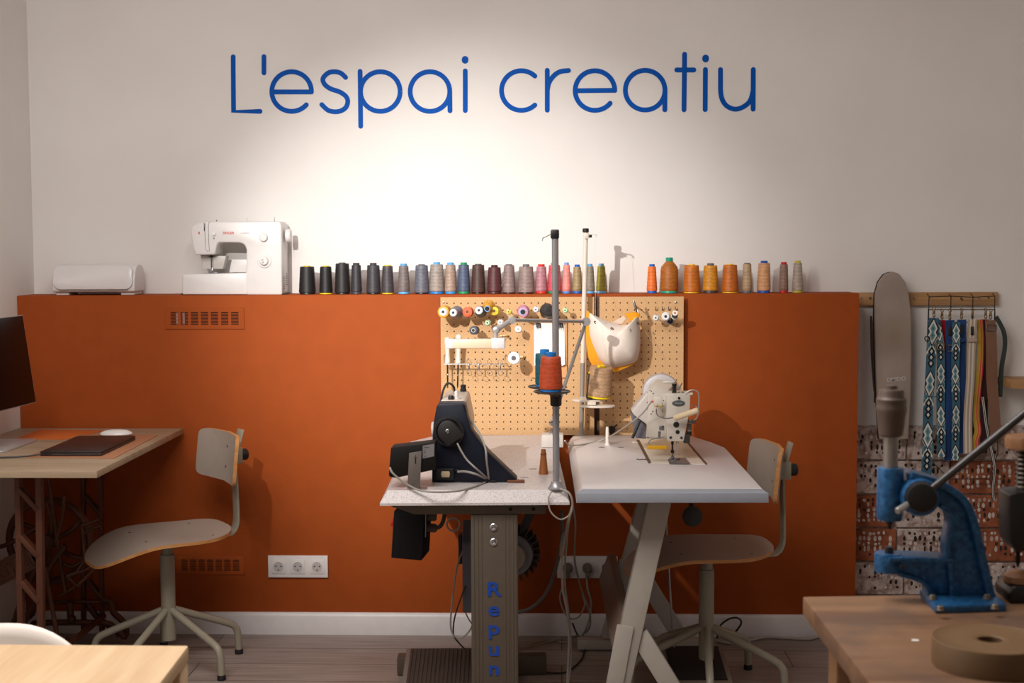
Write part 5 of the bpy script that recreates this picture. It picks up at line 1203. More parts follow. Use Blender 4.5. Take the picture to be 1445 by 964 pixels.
q = H(164, 614, DZ+.003); b = B().lathe([(0, 0), (.9, .0), (1, .18), (.95, .5), (.7, .82), (.35, .96), (0, 1)], (0, 0, 0), n=28)
for v in b.bm.verts: v.co = Vector((v.co.x*.057, v.co.y*.031, v.co.z*.021))
tag(b.build('computer_mouse', pm('white mouse', (228, 224, 220), .25), None, (q.x, q.y, DZ+.0026), math.radians(8)), 'white flat computer mouse behind the laptop', 'mouse')
# monitor
MT = thing('monitor', 'thin black screen desktop computer with silver foot at the picture edge of the desk', 'monitor', (-1.9, -.55, DZ))
mo = Vector((-1.9, -.55, DZ))
e_t, e_b = W(32, 444.5, -.35)-mo, W(51, 568, -.35)-mo; along = Vector((-.078, -1, 0)).normalized()*.54
def panel(off, th, ins, name, mat):
    n = (e_t-e_b).cross(along).normalized()
    if n.x < 0: n = -n
    up = (e_t-e_b).normalized(); al = along.normalized()
    C4 = [e_t-up*ins+al*ins, e_b+up*ins+al*ins, e_b+up*ins+along-al*ins, e_t-up*ins+along-al*ins]
    b = B(); b4 = b._mark(); A = [b.bm.verts.new(p+n*off) for p in C4]; Z = [b.bm.verts.new(p+n*(off-th)) for p in C4]
    b.bm.faces.new(A); b.bm.faces.new(list(reversed(Z)))
    for i in range(4): b.bm.faces.new((A[i], Z[i], Z[(i+1) % 4], A[(i+1) % 4]))
    b._finish(b4, 0, .0008); return b.build(name, mat, MT), n
SILVER = pm('silver aluminium', (188, 186, 186), .35, metal=.5)
_, nrm = panel(0, .012, 0, 'screen_case', SILVER)
panel(.0008, .004, .0025, 'screen', pm('black glass', (4, 4, 5), .3, spec=.15))
mid = (e_t+e_b)/2+along*.5-nrm*.02
B().strip([mid, mid+Vector((-.03, 0, -.12)), Vector((mid.x-.03, mid.y, .1)), Vector((mid.x+.0, mid.y, .006))], .14, .006, (0, 1, 0), smooth=5).build('stand', SILVER, MT)
B().slab([(a*.0+x, y) for a, (x, y) in enumerate([(p[0]+.02, p[1]+.06) for p in rrect(.15, .3, .03)])], 0, .006, bev=.002).build('stand_foot', SILVER, MT)
tag(B().tube([H(-20, 646, DZ+.004), H(10, 645.5, DZ+.004), H(40, 643.5, DZ+.005), H(58, 640.8, DZ+.009), H(66, 639.6, DZ+.011)], .0025, 8, smooth=5).build('charging_cable', BLACK), 'black charging cable plugged into the laptop', 'cable')

# ------------------------------------------------------------------ swivel chairs
PLYTOP = pm('grey beige laminate', (166, 152, 140), .45, var=.02); PLY = woodmat('plywood edge', (176, 118, 66), (206, 150, 92), 'X', 4, .5); CHM = pm('grey green chair enamel', (150, 143, 126), .4)
def superell(t, a, c, n): co, si = math.cos(t), math.sin(t); return (a*math.copysign(abs(co)**(2/n), co), c*math.copysign(abs(si)**(2/n), si))
def shell(b, fn, a, c, n, th, nrm, K=7, T=56):
    """a bent plywood plate: laminate on both faces, edge of ply; fn maps flat (p,q) to space"""
    bm = b.bm; b4 = b._mark(); top, bot = [], []
    for k in range(K+1):
        f = k/K
        if k == 0: top.append([bm.verts.new(fn(0, 0, 0))]); bot.append([bm.verts.new(fn(0, 0, th))]); continue
        top.append([bm.verts.new(fn(*[w*f for w in superell(2*PI*i/T, a, c, n)], 0)) for i in range(T)])
        bot.append([bm.verts.new(fn(*[w*f for w in superell(2*PI*i/T, a, c, n)], th)) for i in range(T)])
    for L_, fl in ((top, 0), (bot, 1)):
        for i in range(T): q = (L_[0][0], L_[1][i], L_[1][(i+1) % T]); bm.faces.new(q if not fl else q[::-1])
        for k in range(1, K):
            for i in range(T): q = (L_[k][i], L_[k+1][i], L_[k+1][(i+1) % T], L_[k][(i+1) % T]); bm.faces.new(q if not fl else q[::-1])
    b._done([f for f in bm.faces if f not in b4], 0)
    b5 = b._mark()
    for i in range(T): bm.faces.new((top[K][i], bot[K][i], bot[K][(i+1) % T], top[K][(i+1) % T]))
    b._done([f for f in bm.faces if f not in b5], 1)
    bmesh.ops.recalc_face_normals(bm, faces=[f for f in bm.faces if f not in b4])
SEATZ = .465
def seatz(x, y):
    z = .018*max(0, -(x+.02)/.2)*0 - .062*max(0, (-.05-x)/.2)**2 - .012*math.exp(-((x-.05)/.09)**2-(y/.13)**2) + .012*max(0, (x-.08)/.12)**2
    return SEATZ+z
def make_chair(label, loc, rot, leg0=16):
    t = thing('swivel_chair', label, 'chair', (loc[0], loc[1], 0), rot, 'grey beige swivel chairs')
    b = B(); shell(b, lambda p, q, d: Vector((p-.03, q*(1+.25*min(0, p+.02)), seatz(p-.03, q)-d)), .235, .195, 2.9, .011, None)
    seat = b.build('seat', [PLYTOP, PLY], t, angle=50)
    for x, y in ((-.1, -.09), (-.1, .09), (.12, -.12), (.12, .12)): B().lathe([(.004, 0), (.004, .0008), (0, .001)], (x, y, seatz(x, y)), n=10).build('seat_screw', DARKSTEEL, seat)
    def bk(p, q, d): return Vector((.214 - 1.2*p*p + .10*q + d, p, .71+q))
    b = B(); shell(b, lambda p, q, d: bk(p, q, d), .18, .084, 9.0, .013, None)
    back = b.build('backrest', [PLYTOP, PLY], t, angle=50)
    for y, z in ((-.012, .035), (-.012, -.035)):
        q = bk(y, z, 0); B().lathe([(.0045, 0), (.0045, .001), (0, .0014)], q, (-1, 0, .1), 10).build('back_screw', DARKSTEEL, back)
    b = B().strip([(.02, 0, SEATZ-.03), (.2, 0, SEATZ-.03), (.23, 0, SEATZ-.024), (.246, 0, SEATZ+.0), (.25, 0, SEATZ+.05), (.245, 0, SEATZ+.2), (.247, 0, SEATZ+.24), (.272, 0, SEATZ+.335)], .046, .007, (0, 1, 0), smooth=4, bev=.001)
    post = b.build('back_post', CHM, t)
    b = B().slab([(.226, -.026), (.25, -.026), (.27, -.02), (.27, .02), (.25, .026), (.226, .026)], .682, .738, bev=.002); b.build('back_bracket', CHM, t)
    B().lathe([(.017, 0), (.02, .003), (.02, .022), (.016, .026), (0, .026)], (.268, 0, .71), (1, 0, 0), 12).build('clamp_knob', BLACK, t)
    b = B().box((.03, 0, SEATZ-.022), (.2, .12, .012), bev=.003).box((.0, 0, SEATZ-.035), (.11, .11, .02), bev=.004); b.build('seat_plate', DARKSTEEL, t)
    b = B().lathe([(.0235, .095), (.0245, .1), (.0245, .39), (.021, .392), (.019, .4), (.019, .44)], n=22); b.build('column', CHM, t)
    for k in range(5):
        a = math.radians(leg0+72*k); c, s = math.cos(a), math.sin(a)
        L = B().tube([(c*.015, s*.015, .2), (c*.1, s*.1, .165), (c*.215, s*.215, .118), (c*.245, s*.245, .098), (c*.255, s*.255, .07), (c*.258, s*.258, .012)], .0125, 10, smooth=3).build('base_leg', CHM, t)
        B().lathe([(.0145, 0), (.0145, .014), (.012, .018)], (c*.258, s*.258, 0), n=12).build('foot_cap', RUBBER, L)
    return t
make_chair('grey beige swivel chair with plywood edges beside the treadle desk', (-1.343, -.42), math.radians(34), 4)
c2 = make_chair('grey beige swivel chair half hidden behind the slanted legs of the white table', (.468, -.61), math.radians(6), 45)

# ------------------------------------------------------------------ pine table and white shell chair near the viewer
PZ = .75
P0, P1 = H(266, 911, PZ), H(226, 964, PZ); dv = (P1-P0).normalized()
PT = thing('pine_table', 'light pine table corner close to the viewer', 'table', (P0.x, P0.y, 0))
PINE = woodmat('light pine', (198, 164, 124), (222, 194, 156), 'Y', .9, .45)
e = Vector((H(0, 909, PZ).x-P0.x, H(0, 909, PZ).y-P0.y)).normalized()
q = [(0, 0), (e.x*.9, e.y*.9), (e.x*.9+dv.x*.9, e.y*.9+dv.y*.9), (dv.x*.9, dv.y*.9)]
B().slab(q, PZ-.027, PZ, bev=.003).build('tabletop', PINE, PT, angle=30)
ap = B()
for a, c in ((q[0], q[1]), (q[3], q[0]), (q[1], q[2])):
    ctr = Vector((e.x*.45+dv.x*.45, e.y*.45+dv.y*.45)); A, Z = Vector(a).lerp(ctr, .06), Vector(c).lerp(ctr, .06)
    ap.strip([(A.x, A.y, PZ-.067), (Z.x, Z.y, PZ-.067)], .08, .02, (0, 0, 1))
ap.build('apron', PINE, PT)
for a in q: A = Vector(a).lerp(Vector((e.x*.45+dv.x*.45, e.y*.45+dv.y*.45)), .06); B().box((A.x, A.y, (PZ-.027)/2), (.05, .05, PZ-.027), bev=.004).build('leg', PINE, PT)
yc = -2.44; cx = W(8, 900, yc).x
SC = thing('shell_chair', 'white moulded shell chair tucked behind the pine table', 'chair', (cx, yc-.2, 0))
WSH = pm('white shell plastic', (226, 216, 206), .35, var=.01)
ztop = W(8, 881.5, yc).z
def sh(s, q):      # s across, q from seat front up to the top of the back
    x = (s-.5)*.42*(1-.28*max(0, q-.55)); w = abs(s-.5)*2
    if q < .5: y = -.2+.36*(q/.5); z = .44-.02*math.sin(q*2*PI)
    else: k = (q-.5)/.5; y = .16+.05*k; z = .44+(ztop-.44)*k**1.1
    return Vector((x, y-.06*w*w*max(0, q-.4), z-(.085*w**2.4 if q > .5 else 0)*((q-.5)*2 if q > .5 else 0)+.03*w**3*(1-q)))
b = B(); b.grid(sh, 17, 22); so = b.build('shell', WSH, SC, angle=60)
so.modifiers.new('thickness', 'SOLIDIFY').thickness = .006
for sx in (-1, 1):
    for sy in (-1, 1): B().tube([(sx*.12, .0+sy*.1, .425), (sx*.2, sy*.2, .0)], .011, 10).build('leg', woodmat('beech leg', (176, 130, 84), (206, 160, 110), 'Z', 1), SC)
B().box((0, 0, .428), (.26, .22, .012), bev=.003).build('seat_frame', BLACK, SC)
# ------------------------------------------------------------------ work bench near the viewer on the other side
BZ = .85
B0, B1, B2 = H(1133, 842, BZ), H(1193, 920, BZ), H(1300, 839.5, BZ)
db, de = (B1-B0).normalized(), (B2-B0).normalized()
WB = thing('work_bench', 'wooden workbench with scuffed brown top carrying the blue press', 'workbench', (B0.x, B0.y, 0))
def benchmat():
    m, nt, b = newmat('scuffed bench wood'); co = coord(nt, (.5, 5, 5), (0, 0, 1.2))
    n = N(nt, 'ShaderNodeTexNoise', Scale=3.0, Detail=7.0, Distortion=.8); nt.links.new(co, n.inputs['Vector'])
    g = ramp(nt, n.outputs['Fac'], [(.35, L3((102, 70, 46))), (.5, L3((122, 88, 60))), (.68, L3((138, 102, 72)))])
    n2 = N(nt, 'ShaderNodeTexNoise', Scale=9.0, Detail=8.0); nt.links.new(coord(nt), n2.inputs['Vector'])
    f = ramp(nt, n2.outputs['Fac'], [(.44, (0, 0, 0, 1)), (.62, (1, 1, 1, 1))])
    nt.links.new(mix(nt, math_(nt, 'MULTIPLY', f, .75), g, L3((92, 70, 56))), b.inputs['Base Color']); b.inputs['Roughness'].default_value = .55
    return m
BWD = benchmat()
q = [Vector((0, 0)), db.to_2d()*1.1, db.to_2d()*1.1+de.to_2d()*1.5, de.to_2d()*1.5]
B().slab([(v.x, v.y) for v in q], BZ-.032, BZ, bev=.0025).build('bench_top', BWD, WB, angle=30)
ctr = (q[0]+q[2])/2
for v in q: A = v.lerp(ctr, .1); B().box((A.x, A.y, (BZ-.032)/2), (.07, .07, BZ-.032), bev=.004).build('leg', woodmat('bench leg wood', (120, 84, 54), (150, 110, 74), 'Z', 1), WB)
b = B()
for a, c in ((0, 1), (1, 2), (2, 3), (3, 0)): A, Z = q[a].lerp(ctr, .1), q[c].lerp(ctr, .1); b.strip([(A.x, A.y, BZ-.075), (Z.x, Z.y, BZ-.075)], .085, .03, (0, 0, 1))
b.build('apron', woodmat('bench leg wood', (120, 84, 54), (150, 110, 74), 'Z', 1), WB)
flatp = H(1291, 904, BZ); tag(B().slab([(-.006, -.004), (.005, -.005), (.006, .003), (-.003, .005)], 0, .0008).build('paper_scrap', PAPER, None, (flatp.x, flatp.y, BZ)), 'tiny white paper scrap on the workbench', 'paper')

# blue eyelet press
BP = -2.88
base = H(1360, 850, BZ); BP = base.y+.01
PR = thing('eyelet_press', 'blue cast iron hand press with long lever arm on the workbench', 'press', (base.x, BP, BZ))
def z3(x, y, Y=None): p = W(1200+x/3.706, 590+y/3.706, BP if Y is None else Y); return Vector((p.x-base.x, p.y-BP, p.z-BZ))
def z3p(x, y): v = z3(x, y); return (v.x, v.z)
def bluemat():
    m, nt, b = newmat('blue hammered enamel'); co = coord(nt)
    n = N(nt, 'ShaderNodeTexNoise', Scale=120.0, Detail=3.0); nt.links.new(co, n.inputs['Vector'])
    nt.links.new(ramp(nt, n.outputs['Fac'], [(.35, L3((28, 76, 120))), (.65, L3((48, 108, 160)))]), b.inputs['Base Color'])
    b.inputs['Roughness'].default_value = .3; b.inputs['Metallic'].default_value = .25; bump(nt, b, n.outputs['Fac'], .25, .001); return m
BL = bluemat()
outer = [(290, 285), (345, 290), (420, 318), (500, 355), (560, 400), (605, 460), (632, 540), (655, 640), (682, 760), (712, 890), (735, 985)]
inner = [(515, 985), (515, 860), (508, 760), (496, 690), (500, 620), (516, 545), (508, 490), (470, 452), (400, 420), (290, 400)]
web = [z3p(*p) for p in outer+inner]
fr = B().poly(web, -.012, .012, bev=.002)
o = fr.build('c_frame', BL, PR)
def flange(P, w, t, nm):
    b = B(); b.strip([z3(*p) for p in P], w, t, (0, 1, 0), smooth=3, bev=.0012); return b.build(nm, BL, o)
flange([(300, 290), (420, 322), (500, 358), (560, 402), (604, 462), (632, 545), (655, 640), (682, 760), (712, 890), (730, 975)], .05, .012, 'outer_flange')
flange([(455, 450), (500, 482), (516, 535), (505, 600), (494, 680), (505, 760), (515, 860), (516, 975)], .04, .007, 'inner_flange')
# lower arm with anvil
arm = [z3p(*p) for p in [(200, 722), (480, 720), (520, 745), (522, 985), (405, 985), (400, 900), (370, 850), (310, 822), (240, 800), (200, 790)]]
a = B().poly(arm, -.011, .011, bev=.002).build('lower_arm', BL, PR)
B().strip([z3(185, 722), z3(330, 722), z3(515, 732)], .052, .007, (0, 1, 0), bev=.001).build('arm_flange', BL, a)
B().strip([z3(240, 806), z3(320, 828), z3(375, 855), z3(402, 900), z3(406, 975)], .04, .006, (0, 1, 0), smooth=3, bev=.001).build('arm_rib', BL, a)
R = 70/3.706/sc(BP); cA = z3(197, 705); cB = z3(197, 802)
B().lathe([(R*.96, cB.z-cA.z), (R, cB.z-cA.z+.003), (R, -.002), (R*.97, 0), (0, 0)], (cA.x, 0, cA.z), (0, 0, 1), 30).build('anvil', BL, a)
d0, d1 = z3(203, 705), z3(203, 672); B().lathe([(.0074, 0), (.0074, d1.z-d0.z-.004), (.006, d1.z-d0.z), (0, d1.z-d0.z)], (d0.x, 0, d0.z), n=18).build('lower_die', pm('black steel die', (36, 34, 34), .35, metal=.4), a)
B().lathe([(.003, 0), (.003, .012), (.0025, .014), (0, .014)], (z3(245, 755).x, -.02, z3(245, 755).z), (0, -1, 0), 12).build('set_screw', BLACK, a)
# guide cylinder
c0, c1 = z3(207, 532), z3(209, 258); Rc = 69/3.706/sc(BP)
B().lathe([(Rc*.9, c0.z), (Rc*.985, c0.z+.004), (Rc, c0.z+.02), (Rc*.98, c1.z-.002), (Rc*.94, c1.z), (Rc*.6, c1.z)], ((c0.x+c1.x)/2, 0, 0), n=32).build('guide_cylinder', BL, PR)
ccx = (c0.x+c1.x)/2
# hub where the lever shaft passes
hc = z3(345, 400); Rh = 100/3.706/sc(BP)
B().lathe([(Rh, -.03), (Rh, .028), (Rh*.9, .034), (0, .034)], (hc.x, 0, hc.z), (0, -1, 0), 32).build('shaft_housing', BL, o)
# ram, spring cup
s0, s1 = z3(215, 258), z3(215, 100); B().lathe([(.0122, c1.z-.01), (.0122, s1.z+.005)], (ccx, 0, 0), n=20).build('ram_shaft', pm('worn steel shaft', (150, 144, 138), .3, metal=.5), PR)
def z8(y): return W(1258, y, BP).z-BZ
w8 = lambda px: px/2/sc(BP)
CUP = pm('brown grey cup', (92, 76, 66), .5, var=.04)
b = B().lathe([(w8(26), z8(616)), (w8(33), z8(613)), (w8(37), z8(600)), (w8(40), z8(585)), (w8(42.5), z8(580)), (w8(43), z8(574)), (w8(40.5), z8(571)), (w8(42), z8(567)), (w8(42), z8(563)), (w8(38), z8(561)), (w8(35), z8(559)), (w8(35.5), z8(553)), (w8(32), z8(549.5)), (w8(16), z8(549)), (w8(15.5), z8(544)), (0, z8(543.5))], (ccx, 0, 0), n=32); b.build('spring_cup', CUP, PR)
d0, d1 = z3(206, 532), z3(206, 578); b = B().lathe([(0, d1.z), (.0035, d1.z), (.004, d1.z+.006), (.0058, d1.z+.007), (.0058, d0.z)], (ccx, 0, 0), n=16); b.build('upper_die', pm('black steel die', (36, 34, 34), .35, metal=.4), PR)
# black hub with lever and counter pin
kc = z3(372, 416, BP-.055); Rk = 79/3.706/sc(BP-.055); ax = Vector((-.12, -1, .05)).normalized()
kn = B().lathe([(Rk*.9, -.03), (Rk, -.026), (Rk*1.0, .004), (Rk*.95, .008), (Rk*.8, .0095), (0, .0095)], kc, ax, 36).build('lever_hub', pm('black hub', (18, 17, 18), .5), PR)
LEV = pm('dark steel lever', (78, 76, 76), .35, metal=.6)
yl = BP-.045
la_, lb_ = z3(400, 392, yl), z3(960, -65, yl-.0)
B().tube([la_, lb_], .0064, 14).build('lever', LEV, kn)
pa_, pb2 = z3(300, 452, yl-.01), z3(244, 488, yl-.03)
B().lathe([(.0056, 0), (.0056, (pb2-pa_).length-.002), (.0045, (pb2-pa_).length), (0, (pb2-pa_).length)], pa_, pb2-pa_, 16).build('lever_end', pm('bright steel end', (176, 174, 172), .3, metal=.6), kn)
# feet
b = B()
fo = [H(u, v, BZ) for u, v in ((1297, 842), (1320, 866.5), (1420, 863.5), (1398, 840))]
b.slab([(v.x-base.x, v.y-BP) for v in fo], .0, .013, bev=.003)
ft = b.build('foot_plate', BL, PR)
for (u, v) in ((1327, 861.5), (1404, 859.5), (1316, 846), (1393, 845)):
    w_ = H(u, v, BZ+.013); B().lathe([(.007, 0), (.007, .002), (.0055, .003), (.0055, .006), (.004, .0075), (0, .0075)], (w_.x-base.x, w_.y-BP, .013), n=6).build('hex_bolt', pm('brass bolt', (128, 116, 96), .4, metal=.5), ft)
B().strip([z3(430, 985)+Vector((0, 0, .0)), z3(735, 985)], .05, .012, (0, 1, 0), bev=.002).build('foot_web', BL, ft)

# dark second press at the picture edge
q = H(1452, 846, BZ); DP = thing('hand_press', 'dark hand press with wooden knob cut off by the picture edge on the workbench', 'press', (q.x, q.y, BZ))
s = sc(q.y)
def dz(v): return max(0, W(1440, v, q.y).z-BZ)
def dx(u): return W(u, 800, q.y).x-q.x
BLK = pm('black press casting', (20, 19, 20), .4)
B().prism([(dx(1418), 0), (dx(1500), 0), (dx(1500), dz(822)), (dx(1424), dz(822)), (dx(1417), dz(832))], lambda a, c, d: (a, d, c), -.03, .05, bev=.003).build('base_block', BLK, DP)
B().lathe([(.02, dz(824)), (.024, dz(820)), (.022, dz(812)), (.012, dz(806)), (0, dz(805))], (dx(1436), 0, 0), n=20).build('wooden_die', woodmat('turned wood', (120, 80, 50), (156, 110, 72), 'Z', 2), DP)
B().prism([(dx(1413), dz(693)), (dx(1416), dz(760)), (dx(1424), dz(772)), (dx(1500), dz(776)), (dx(1500), dz(690)), (dx(1428), dz(690))], lambda a, c, d: (a, d, c), -.035, .03, bev=.004).build('head_block', BLK, DP)
B().lathe([(0, dz(801)), (.002, dz(799)), (.004, dz(792)), (.004, dz(780)), (.006, dz(778)), (.006, dz(770))], (dx(1436), 0, 0), n=14).build('punch_bit', DARKSTEEL, DP)
b = B()
for k in range(9): b.ring((dx(1444), 0, dz(686-k*6.4)), (0, 0, 1), .014, .0022, 18, 6)
b.build('spring', metal('spring steel', (120, 112, 104), .35), DP)
B().lathe([(.004, dz(690)), (.004, dz(625))], (dx(1444), 0, 0), n=12).build('spindle', DARKSTEEL, DP)
B().lathe([(.02, dz(634)), (.034, dz(632)), (.035, dz(620)), (.033, dz(615)), (0, dz(614))], (dx(1445), 0, 0), n=26).build('wooden_knob', woodmat('turned wood', (120, 80, 50), (156, 110, 72), 'Z', 2), DP)
B().box((dx(1500), .06, dz(700)/2+.03), (.05, .06, dz(700)+.06), bev=.004).build('column', BLK, DP)

# coil of leather strap
tc = H(1397, 901, BZ+.038); s = sc(tc.y)
CO = thing('strap_coil', 'flat coil of tan leather strap lying on the workbench', 'leather coil', (tc.x, tc.y, BZ))
def coilmat():
    m, nt, b = newmat('coiled tan leather'); co = coord(nt)
    gr = nt.nodes.new('ShaderNodeTexWave'); gr.wave_type = 'RINGS'; gr.rings_direction = 'Z'; gr.inputs['Scale'].default_value = 95; gr.inputs['Distortion'].default_value = .6
    nt.links.new(co, gr.inputs['Vector'])
    nt.links.new(ramp(nt, gr.outputs['Fac'], [(.2, L3((102, 76, 48))), (.7, L3((126, 96, 62)))]), b.inputs['Base Color']); b.inputs['Roughness'].default_value = .55
    bump(nt, b, gr.outputs['Fac'], .3, .001); return m
R = 80/s
b = B().lathe([(.017, .0), (R-.001, .0), (R, .001), (R, .036), (R-.0015, .038), (R-.003, .0372), (.055, .0366), (.03, .037), (.019, .0375), (.017, .036), (.017, .0)], n=64)
b.build('coil', coilmat(), CO)
B().lathe([(.0168, .0005), (.0168, .012), (0, .012)], n=24).build('core', pm('dark coil core', (84, 60, 38), .7), CO)

# ------------------------------------------------------------------ hook rail, boards and straps on the white wall
RY = DL-.02
ra, rb2 = W(1150, 413, RY), W(1408.5, 431, RY)
HR = thing('hook_rail', 'long pale wooden rail fixed to the white wall beside the terracotta', 'rail', ((XR+rb2.x)/2, DL, (ra.z+rb2.z)/2))
RAILW = woodmat('knotty rail wood', (156, 114, 72), (196, 152, 104), 'X', 1.4, .5)
B().box((0, -.01, 0), (rb2.x-XR, .02, ra.z-rb2.z), bev=.002).build('board', RAILW, HR)
b = B()
for u in (1216, 1228, 1291, 1382):
    p = W(u, 421, RY); B().lathe([(.0045, 0), (.004, .0015), (0, .002)], (p.x-HR.location.x, -.02, p.z-HR.location.z), (0, -1, 0), 12).build('screw', STEEL, HR)
b = B()
for u, v, r in ((1290, 421.5, .007), (1357, 422, .008), (1395, 420.5, .006), (1245, 420, .006)):
    p = W(u, v, RY); b.lathe([(r, 0), (r*.9, .0006), (0, .0006)], (p.x-HR.location.x, -.0198, p.z-HR.location.z), (0, -1, 0), 12, sx=.5)
b.build('knot', pm('dark knot', (92, 58, 34), .6), HR)
# ironing sleeve board
IY = .12
def iw(u, v): p = W(u, v, IY); return (p.x, p.z)
io = W(1260, 500, IY)
IB = thing('ironing_board', 'narrow grey covered sleeve ironing board hung upside down on the rail', 'ironing board', (io.x, IY, io.z))
left = [(1240, 620), (1236.5, 560), (1234.5, 500), (1233.2, 440), (1234.2, 415), (1239, 398), (1247, 387.5), (1255, 384)]
right = [(1261, 383.6), (1268.5, 387), (1276.5, 398), (1281.5, 415), (1284.8, 440), (1285.5, 500), (1284.5, 560), (1281, 620)]
P = [(x-io.x, z-io.z) for x, z in (iw(*q) for q in left+right)]
def fabric():
    m, nt, b = newmat('scorched grey board cover'); co = coord(nt)
    n = N(nt, 'ShaderNodeTexNoise', Scale=6.0, Detail=4.0); nt.links.new(co, n.inputs['Vector'])
    g = nt.nodes.new('ShaderNodeTexGradient'); g.gradient_type = 'SPHERICAL'
    nt.links.new(coordloc(nt, (11, 3, 9), (0, 0, -.55)), g.inputs[0])
    f = math_(nt, 'MULTIPLY', g.outputs['Fac'], .5)
    base_ = ramp(nt, n.outputs['Fac'], [(.35, L3((150, 134, 122))), (.65, L3((164, 148, 136)))])
    nt.links.new(mix(nt, f, base_, L3((124, 98, 80))), b.inputs['Base Color']); b.inputs['Roughness'].default_value = .8
    return m
def coordloc(nt, scale, loc):
    tc = nt.nodes.new('ShaderNodeTexCoord'); mp = nt.nodes.new('ShaderNodeMapping'); mp.inputs['Scale'].default_value = scale; mp.inputs['Location'].default_value = loc
    nt.links.new(tc.outputs['Object'], mp.inputs[0]); return mp.outputs[0]
B().poly(P, -.012, .008, bev=.005, seg=3).build('padded_cover', fabric(), IB, angle=60)
P2 = [(x*.96-.004, z) for x, z in P]
B().poly(P2, .009, .014).build('steel_base', DARKSTEEL, IB)
b = B().strip([(P[3][0]-.006, .02, .14), (P[1][0]-.014, .022, .0), (P[1][0]-.002, .022, -.14)], .018, .004, (0, 1, 0), smooth=4).box((P[0][0]-.008, .022, -.16), (.012, .012, .045)); b.build('folding_leg', pm('dark brown leg', (62, 50, 44), .5), IB)
p = W(1264, 535, IY); textobj('cover_print', 'DMIDO', .021, pm('pale print', (196, 190, 186), .6), IB, (p.x-io.x, -.0125, p.z-io.z-.006), rot=(PI/2, -.1, 0), bold=.0003)
B().tube([(0, .014, .2), (0, .03, .245), (0, .045, .24)], .003, 8).build('hanger', STEEL, IB)
# wire rack
WY = .13
def ww(u, v, Y=WY): return W(u, v, Y)
wo = ww(1358, 440)
WR = thing('wire_rack', 'black wire grid rack hooked over the rail, hung with straps', 'rack', wo)
b = B(); r = .0016
def wire(P, rr=r, Y=WY): b.tube([ww(u, v, Y)-wo for u, v in P], rr, 6)
wire([(1311, 419), (1342, 418), (1373, 419.5), (1404, 418)]); wire([(1309, 437), (1342, 437), (1404, 437)], .0019)
for u in (1311, 1342, 1373, 1404): wire([(u, 418.5), (u-.7, 452)], .0017); b.tube([ww(u, 418.5)-wo, Vector((ww(u, 418.5).x-wo.x, .028, ww(u, 415).z-wo.z)), Vector((ww(u, 418.5).x-wo.x, .029, ww(u, 416).z-wo.z))], .0016, 6)
wire([(1310, 437), (1303, 640)]); wire([(1404, 437), (1408, 640)]); wire([(1303, 640), (1340, 676), (1396, 676), (1408, 640)]) ; wire([(1306, 560), (1407, 560)]); wire([(1309, 455), (1404, 455)])
b.build('wire_frame', pm('black wire', (22, 20, 20), .4), WR)
# straps
def aztec():
    m, nt, b = newmat('woven diamond pattern'); tc = nt.nodes.new('ShaderNodeTexCoord'); sx = nt.nodes.new('ShaderNodeSeparateXYZ'); nt.links.new(tc.outputs['UV'], sx.inputs[0])
    u, v = sx.outputs[0], sx.outputs[1]                       # u across 0..1, v along in strap widths
    au = math_(nt, 'MULTIPLY', math_(nt, 'ABSOLUTE', math_(nt, 'SUBTRACT', u, .5)), 2.0)
    per = math_(nt, 'MODULO', v, 5.2)
    def tri(c, w): return math_(nt, 'DIVIDE', math_(nt, 'ABSOLUTE', math_(nt, 'SUBTRACT', per, c)), w)
    def dia(c, w, k=1.0): return math_(nt, 'ADD', math_(nt, 'MULTIPLY', au, k), tri(c, w))     # <1 inside a diamond
    big = math_(nt, 'MINIMUM', dia(1.05, 1.0), dia(1.75, 1.0)); s3 = math_(nt, 'MINIMUM', math_(nt, 'MINIMUM', dia(3.35, .42, 1.7), dia(3.95, .42, 1.7)), dia(4.55, .42, 1.7))
    K, Wh, Te, Db = L3((14, 14, 18)), L3((206, 208, 200)), L3((96, 136, 142)), L3((56, 96, 116))
    sq = lambda x, t: math_(nt, 'LESS_THAN', x, t)
    col = mix(nt, sq(dia(2.75, 1.35, 1.0), .55), Te, Wh)
    col = mix(nt, sq(math_(nt, 'ABSOLUTE', math_(nt, 'SUBTRACT', dia(2.75, .9, 1.0), 1.0)), .18), Db, col)
    col = mix(nt, sq(math_(nt, 'ABSOLUTE', math_(nt, 'SUBTRACT', au, tri(2.72, .85))), .2), col, Wh)
    col = mix(nt, sq(big, 1.16), col, K); col = mix(nt, sq(big, .92), col, Wh); col = mix(nt, sq(big, .55), col, Te); col = mix(nt, sq(big, .2), col, Db)
    col = mix(nt, sq(s3, 1.25), col, K); col = mix(nt, sq(s3, .52), col, Wh)
    nt.links.new(col, b.inputs['Base Color']); b.inputs['Roughness'].default_value = .85; return m
def stripes(name, cols):
    m, nt, b = newmat(name); tc = nt.nodes.new('ShaderNodeTexCoord'); sx = nt.nodes.new('ShaderNodeSeparateXYZ'); nt.links.new(tc.outputs['UV'], sx.inputs[0])
    r_ = nt.nodes.new('ShaderNodeValToRGB'); r_.color_ramp.interpolation = 'CONSTANT'; e = r_.color_ramp.elements
    while len(e) < len(cols): e.new(.5)
    for i, c in enumerate(cols): e[i].position = i/len(cols); e[i].color = L3(c)
    nt.links.new(sx.outputs[0], r_.inputs[0]); nt.links.new(r_.outputs[0], b.inputs['Base Color']); b.inputs['Roughness'].default_value = .85; return m
